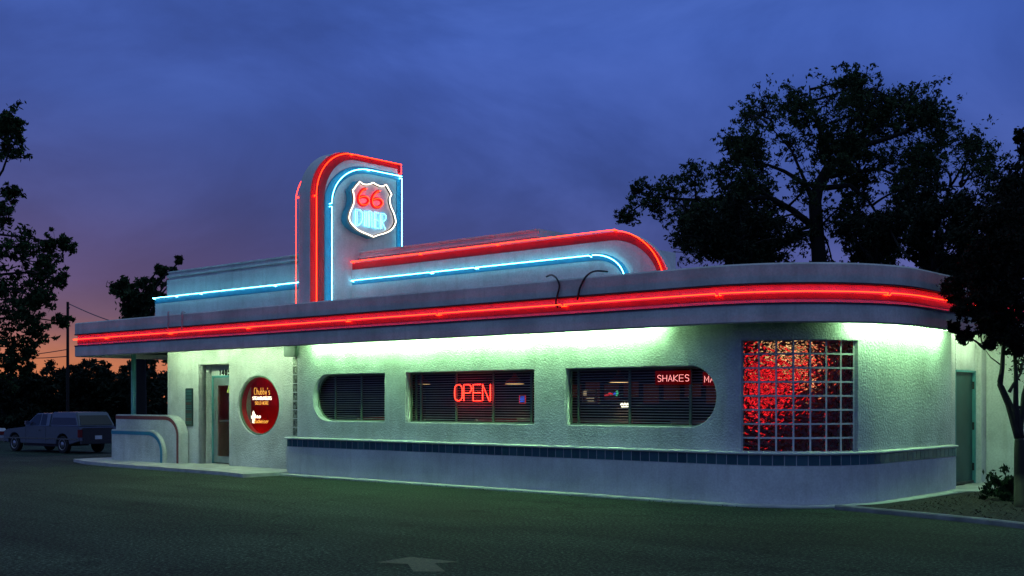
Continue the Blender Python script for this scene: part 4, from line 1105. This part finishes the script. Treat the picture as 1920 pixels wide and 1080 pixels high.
# maple-like tree on the right
DN = 16.9
rt = [(1830,520,26),(1800,545,20),(1850,560,28),(1880,520,34),(1815,590,20),(1795,580,14),(1840,615,20),(1870,600,26),(1905,590,30),(1812,632,12),(1850,645,10),(1900,655,12),(1885,640,14),(1790,615,10),(1850,500,26),(1905,470,40),(1870,450,36),(1840,470,20),(1820,490,16),(1915,420,50),(1880,400,30),(1850,430,20),(1900,640,12),(1800,530,12),(1960,500,60),(1960,420,60),(1980,590,60),(1950,640,40),(2020,480,60),(1870,575,34),(1900,545,34),(1860,535,34),(1835,560,24),(1905,615,22),(1880,620,16)]
NT = tree('small_maple', 'small multi-stemmed tree standing in the mulch bed at the right edge of the photo', onZ(1919, 951, .03), [(1916,900),(1913,840),(1911,822)], rt, DN, mat='leaf_maple', bark='bark_near', leaf=.06, per=42, sub=34, trunk_r=.115, depth=.35, twig=.004, subr=.60,
  heavy=(([(1911,822),(1893,760),(1879,722),(1880,690),(1884,650),(1890,600),(1880,560)], .055), ([(1911,822),(1899,770),(1882,725),(1874,716),(1872,703),(1878,700)], .035), ([(1912,822),(1906,760),(1904,700),(1902,640),(1905,590)], .05), ([(1913,815),(1918,760),(1916,740),(1926,700),(1940,650)], .05), ([(1904,765),(1918,762)], .035), ([(1893,735),(1905,720),(1916,700),(1922,670)], .028), ([(1878,684),(1858,670),(1846,655)], .012), ([(1884,655),(1900,640),(1908,600)], .015)))
# shrub
sb = thing('shrub', 'small dark spiky shrub beside the foot of the right hand tree', 'shrub', onZ(1893, 938, .03))
cs = [tuple(Vector((random.gauss(0, .20), random.gauss(0, .18), abs(random.gauss(.16, .12))))) for k in range(46)]
leaf_mesh('foliage', 'leaf_shrub', cs, [.10]*46, 55, .085, sb, droop=-1.2, aspect=.35)
m = MB()
for k in range(12): m.tube([(0,0,0), (random.uniform(-.2,.2), random.uniform(-.2,.2), .3)], .008, 5)
m.build('stems', 'bark_near', sb)

# ---------------------------------------------------------------- utility pole and wires
pb = ground(127, 56); pt_ = at(127, 566, 56)
up = thing('utility_pole', 'thin dark utility pole rising beside the left end of the canopy', 'utility pole', pb)
m = MB(); m.tube([(0,0,0), (0,0,pt_.z-pb.z)], [.085, .065], 8); m.build('pole', 'pole_wood', up)
m = MB(); m.tube([(0,0,pt_.z-pb.z-.3), (.12,0,pt_.z-pb.z-.3)], .05, 6); m.build('insulator', 'black', up)
def wire(a, b, sag, label):
    m = MB(); pts = [a.lerp(b, k/14)-Vector((0,0,sag*math.sin(math.pi*k/14))) for k in range(15)]; o0 = pts[0].copy()
    o = m; m.tube([p-o0 for p in pts], .022, 5); ob = m.build('power_line', 'black', loc=o0); tag(ob, label, 'wire')
wire(at(128, 569, 56), at(330, 625, 44), .25, 'dark wire sloping down from the pole top behind the roof')
wire(at(127, 655, 56), at(-60, 664, 62), .2, 'upper wire running left from the pole across the orange sky')
wire(at(127, 668, 56), at(-60, 650, 60), .3, 'lower wire running left from the pole across the orange sky')
wire(at(1262, 466, 60), at(1420, 448, 60), .2, 'upper faint wire behind the rounded parapet'); wire(at(1262, 472, 60), at(1420, 460, 60), .2, 'lower faint wire behind the rounded parapet')

# ---------------------------------------------------------------- vehicles
def wheel(parent, x, y, r, w=.22):
    m = MB(); S = 20
    def ring(prf, name, mat, par):
        vs, fs = [], []
        for yy, rr in prf:
            for k in range(S): vs.append((x+rr*math.cos(2*math.pi*k/S), y+yy, r+rr*math.sin(2*math.pi*k/S)))
        n = len(prf)
        for i in range(n-1):
            for k in range(S): fs.append((i*S+k, i*S+(k+1) % S, (i+1)*S+(k+1) % S, (i+1)*S+k))
        fs.append(tuple(range(S))); fs.append(tuple((n-1)*S+k for k in range(S)))
        mm = MB(); mm.add(vs, fs); return mm.build(name, mat, par, smooth=R(35))
    h = w/2
    t = ring([(-h, r*.68), (-h, r*.93), (-h*.8, r), (h*.8, r), (h, r*.93), (h, r*.68)], 'wheel', 'tyre', parent)
    s_ = 1 if y > 0 else -1
    ring([(s_*(h-.01), r*.66), (s_*(h+.012), r*.66), (s_*(h+.012), r*.58), (s_*(h-.02), r*.5), (s_*(h+.02), r*.16), (s_*(h+.03), r*.12)], 'rim', 'rim', t)
def body_side(m, prof, halfw):
    """prof polygon (x,z); extruded across y with tucked-in shoulders"""
    m.prism(prof, 'Y', -halfw, halfw)
def arc_pts(cx, r, z, a0, a1, n=8): return [(cx+r*math.cos(R(a0+(a1-a0)*k/n)), z+r*math.sin(R(a0+(a1-a0)*k/n))) for k in range(n+1)]
def pickup(name, label, loc, rz_):
    t = thing(name, label, 'pickup truck', loc, rz_)
    wf, wr, wr_ = 3.62, 0., .38
    hw = .95
    m = MB()
    P = [(-1.20,.55),(-1.18,1.0),(-1.15,1.16),(1.05,1.17),(2.55,1.16),(2.95,1.12),(4.15,1.02),(4.42,.94),(4.48,.72),(4.45,.48)]
    P += [(4.12,.42)]+arc_pts(wf, .47, .40, 0, 180)[0:]+[(3.1,.40),(.52,.40)]+arc_pts(wr, .47, .40, 0, 180)+[(-.6,.42)]
    m.prism(P, 'Y', -hw, hw); m.build('body', 'truck_paint', t, bevel=.035, smooth=R(30))
    m = MB(); Q = 1.02
    def green(x0b, x1b, x0t, x1t, zb, zt, wb, wt): return [(x0b,-wb,zb),(x1b,-wb,zb),(x1b,wb,zb),(x0b,wb,zb),(x0t,-wt,zt),(x1t,-wt,zt),(x1t,wt,zt),(x0t,wt,zt)]
    bf = [(0,3,2,1),(4,5,6,7),(0,1,5,4),(1,2,6,5),(2,3,7,6),(3,0,4,7)]
    m = MB(); m.add(green(1.02, 2.95, 1.06, 2.2, 1.15, 1.74, .90, .74), bf); m.build('cab', 'truck_paint', t, bevel=.04, smooth=R(30))
    m = MB(); m.add(green(-1.15, .93, -.78, .93, 1.165, 1.80, .92, .80), bf); cp = m.build('bed_cap', 'truck_paint', t, bevel=.04, smooth=R(30))
    for s_ in (-1, 1):
        def side(x, z, off=.006):
            # inclined side plane of cab/cap
            wb, wt = (.90, .74) if x > .94 else (.92, .80); f_ = (z-1.15)/(1.76-1.15); return (x, s_*(wb+(wt-wb)*f_+off), z)
        def pane(pts, name, par=t):
            mm = MB(); mm.add([side(*p) for p in pts], [tuple(range(len(pts)))]); mm.build(name, 'truck_glass', par)
        pane([(2.72,1.22),(2.16,1.68),(1.80,1.70),(1.80,1.22)], 'side_window'); pane([(1.72,1.22),(1.72,1.70),(1.38,1.70),(1.30,1.22)], 'side_window')
        pane([(-.98,1.24),(-.72,1.71),(.82,1.71),(.88,1.24)], 'cap_window', cp)
        mm = MB(); mm.box(1.55, 1.60, s_*hw-.012, s_*hw+.012, .5, 1.1) if False else mm.box(1.62, 1.74, s_*(hw+.005)-.012, s_*(hw+.005)+.012, .98, 1.01); mm.build('door_handle', 'black', t)
        mm = MB(); mm.box(-1.1, 4.3, s_*(hw+.004)-.008, s_*(hw+.004)+.008, .60, .66); mm.build('trim_strip', 'chrome', t)
        mm = MB(); mm.box(1.22, 1.235, s_*(hw+.001)-.003, s_*(hw+.001)+.003, .45, 1.14); mm.box(2.72, 2.735, s_*(hw+.001)-.003, s_*(hw+.001)+.003, .45, 1.12); mm.build('door_seam', 'black', t)
        mm = MB(); mm.box(-1.22, -1.1, s_*.86-.06, s_*.86+.095, .72, 1.05); mm.build('tail_light', 'tail_lamp', t)
        mm = MB(); mm.box(2.45, 2.58, s_*1.02-.10, s_*1.02+.10, 1.22, 1.40); mm.build('mirror', 'chrome', t, bevel=.02)
        mm = MB(); mm.box(4.40, 4.50, s_*.68-.16, s_*.68+.16, .70, .88); mm.build('headlight', 'chrome', t)
        wheel(t, wf, s_*.84, wr_); wheel(t, wr, s_*.84, wr_)
    mm = MB(); mm.add([(-.80-.0,-.70,1.70),(-.80,.70,1.70),(-1.10,.80,1.25),(-1.10,-.80,1.25)], [(0,1,2,3)]); 
    for i in range(4): mm.v[i] = (mm.v[i][0]-.035, mm.v[i][1], mm.v[i][2])
    mm.build('rear_window', 'truck_glass', cp)
    mm = MB(); mm.add([(2.24,-.68,1.72),(2.24,.68,1.72),(2.93,.84,1.20),(2.93,-.84,1.20)], [(0,1,2,3)])
    for i in range(4): mm.v[i] = (mm.v[i][0]+.03, mm.v[i][1], mm.v[i][2])
    mm.build('windscreen', 'truck_glass', t)
    mm = MB(); mm.box(-1.21, -1.185, -.78, .78, .58, 1.12); mm.build('tailgate', 'truck_rear_shade', t, bevel=.01)
    mm = MB(); mm.box(-1.38, -1.2, -.93, .93, .42, .58); mm.build('rear_bumper', 'truck_rear_shade', t, bevel=.02)
    mm = MB(); mm.box(-1.235, -1.215, -.17, .17, .62, .78); mm.build('number_plate', 'white_face', t)
    mm = MB(); mm.box(4.42, 4.58, -.93, .93, .42, .60); mm.build('front_bumper', 'chrome', t, bevel=.02)
    mm = MB(); mm.box(.6, 3.1, -.8, .8, .28, .45); mm.build('underbody', 'black', t)
    return t
D = 50.
pr_ = at(121, 850, D)
hd_ = Vector((-.824*AX[0]+.566*AX[1], -.824*AY[0]+.566*AY[1])); ang = math.atan2(hd_.y, hd_.x)
tl = Vector((pr_.x, pr_.y, 0)); side_off = Vector((-hd_.y, hd_.x))*(-.84)   # near-side wheel offset
tl = tl+Vector((side_off.x, side_off.y, 0)); tl.z = gz(tl.x, tl.y)
pickup('pickup_truck', 'light grey extended cab pickup truck with a windowed bed cap parked left of the diner', tl, ang)
def sedan(name, label, loc, rz_):
    t = thing(name, label, 'car', loc, rz_); hw = .86
    P = [(-1.0,.50),(-1.02,.85),(-.95,.98),(.2,1.0),(2.3,.95),(3.5,.82),(3.72,.68),(3.72,.42),(3.3,.36)]+arc_pts(2.75, .37, .33, 0, 180)+[(.4,.34)]+arc_pts(0, .37, .33, 0, 180)+[(-.8,.4)]
    m = MB(); m.prism(P, 'Y', -hw, hw); m.build('body', 'car_paint', t, bevel=.04, smooth=R(30))
    bf = [(0,3,2,1),(4,5,6,7),(0,1,5,4),(1,2,6,5),(2,3,7,6),(3,0,4,7)]
    m = MB(); m.add([(-.4,-.78,.97),(2.4,-.78,.95),(2.4,.78,.95),(-.4,.78,.97),(.15,-.6,1.38),(1.55,-.6,1.38),(1.55,.6,1.38),(.15,.6,1.38)], bf); m.build('windows', 'truck_glass', t, bevel=.03)
    m = MB(); m.box(.12, 1.58, -.61, .61, 1.36, 1.41); m.build('roof', 'car_paint', t, bevel=.015)
    for s_ in (-1, 1):
        wheel(t, 0, s_*.76, .32, .2); wheel(t, 2.75, s_*.76, .32, .2)
        m = MB(); m.box(-1.05, -.96, s_*.62-.15, s_*.62+.15, .68, .84); m.build('tail_light', 'tail_lamp', t)
        m = MB(); m.box(3.62, 3.75, s_*.6-.15, s_*.6+.15, .6, .73); m.build('headlight', 'chrome', t)
    m = MB(); m.box(-1.12, -1.0, -.8, .8, .40, .55); m.build('rear_bumper', 'chrome', t, bevel=.02)
    return t
p = at(-62, 842, 54); p.z = gz(p.x, p.y)
sedan('parked_car', 'pale car mostly cut off by the left edge of the photo beside the pickup', p+Vector((-.3, .6, 0)), ang+.1)

# ---------------------------------------------------------------- light and sky
wd = bpy.data.worlds.new('World'); sc.world = wd; wd.use_nodes = True; nt = wd.node_tree
bg = nt.nodes['Background']; tc = nt.nodes.new('ShaderNodeTexCoord'); sep = nt.nodes.new('ShaderNodeSeparateXYZ')
lnk(nt, tc.outputs['Generated'], sep.inputs[0])
z = sep.outputs[2]
cool = ramp(nt, z, [(0., (.075,.080,.22)), (.10, (.078,.092,.30)), (.14, (.058,.084,.30)), (.19, (.046,.085,.33)), (.25, (.048,.100,.40)), (.30, (.050,.112,.45)), (.36, (.046,.105,.41)), (.6, (.15,.25,.42)), (1., (.20,.32,.47))])
warm = ramp(nt, z, [(0., (.66,.19,.09)), (.033, (.56,.18,.11)), (.045, (.38,.14,.125)), (.058, (.22,.10,.15)), (.070, (.12,.078,.17)), (.10, (.078,.072,.23)), (.16, (.040,.066,.25)), (.25, (.034,.088,.36)), (.36, (.046,.105,.41)), (.6, (.15,.25,.42)), (1., (.20,.32,.47))])
wdir = ray(-60, 753); L = math.hypot(wdir[0], wdir[1]); wx, wy = wdir[0]/L, wdir[1]/L
dt = nt.nodes.new('ShaderNodeVectorMath'); dt.operation = 'DOT_PRODUCT'; lnk(nt, tc.outputs['Generated'], dt.inputs[0]); dt.inputs[1].default_value = (wx, wy, 0)
mr = nt.nodes.new('ShaderNodeMapRange'); mr.interpolation_type = 'SMOOTHSTEP'; lnk(nt, dt.outputs['Value'], mr.inputs[0]); mr.inputs[1].default_value = .90; mr.inputs[2].default_value = .995
col = mix(nt, mr.outputs[0], cool, warm)
mp = nt.nodes.new('ShaderNodeMapping'); mp.inputs['Scale'].default_value = (1.3, 1.3, 3.0); mp.inputs['Rotation'].default_value = (.25, .30, 0); lnk(nt, tc.outputs['Generated'], mp.inputs[0])
n1 = nt.nodes.new('ShaderNodeTexNoise'); n1.inputs['Scale'].default_value = 2.1; n1.inputs['Detail'].default_value = 7; n1.inputs['Roughness'].default_value = .55; n1.inputs['Distortion'].default_value = .7; lnk(nt, mp.outputs[0], n1.inputs['Vector'])
cl_ = ramp(nt, n1.outputs['Fac'], [(.34, (.62,.66,.70)), (.44, (.80,.83,.86)), (.51, (1.0,1.0,1.0)), (.58, (1.20,1.15,1.11)), (.68, (1.45,1.34,1.24))])
col = mix(nt, 1., col, cl_, 'MULTIPLY')
sky = nt.nodes.new('ShaderNodeTexSky'); sky.sky_type = 'NISHITA'; sky.sun_disc = False
SE, SA = R(1.5), math.atan2(wx, wy)
sky.sun_elevation = SE; sky.sun_rotation = SA
col = mix(nt, .004, col, sky.outputs[0], 'ADD')
lnk(nt, col, bg.inputs[0]); bg.inputs[1].default_value = 1.
sd = bpy.data.lights.new('Sun', 'SUN'); sd.energy = .03; sd.angle = R(10); sd.color = (1., .6, .5)
so = bpy.data.objects.new('Sun', sd); C.objects.link(so); so.rotation_euler = Vector((wx, wy, math.tan(R(8)))).to_track_quat('Z', 'Y').to_euler()

cam = bpy.data.cameras.new('Camera'); co = bpy.data.objects.new('Camera', cam); C.objects.link(co); sc.camera = co
co.location = (0, YC, H); co.rotation_euler = (R(90), 0, math.atan2(.6591, .7521))
cam.sensor_width = 36; cam.lens = 36*F/1920; cam.shift_y = 213/1920; cam.clip_end = 5000; cam.clip_start = .1
sc.view_settings.view_transform = 'Standard'; sc.view_settings.look = 'None'; sc.view_settings.exposure = 0; sc.view_settings.gamma = 1
cy = sc.cycles
cy.use_denoising = True
try: cy.denoiser = 'OPENIMAGEDENOISE'; cy.denoising_input_passes = 'RGB_ALBEDO_NORMAL'
except Exception: pass
cy.max_bounces = 8; cy.diffuse_bounces = 3; cy.glossy_bounces = 3; cy.transmission_bounces = 6; cy.transparent_max_bounces = 8
cy.sample_clamp_indirect = 3.; cy.caustics_reflective = False; cy.caustics_refractive = False
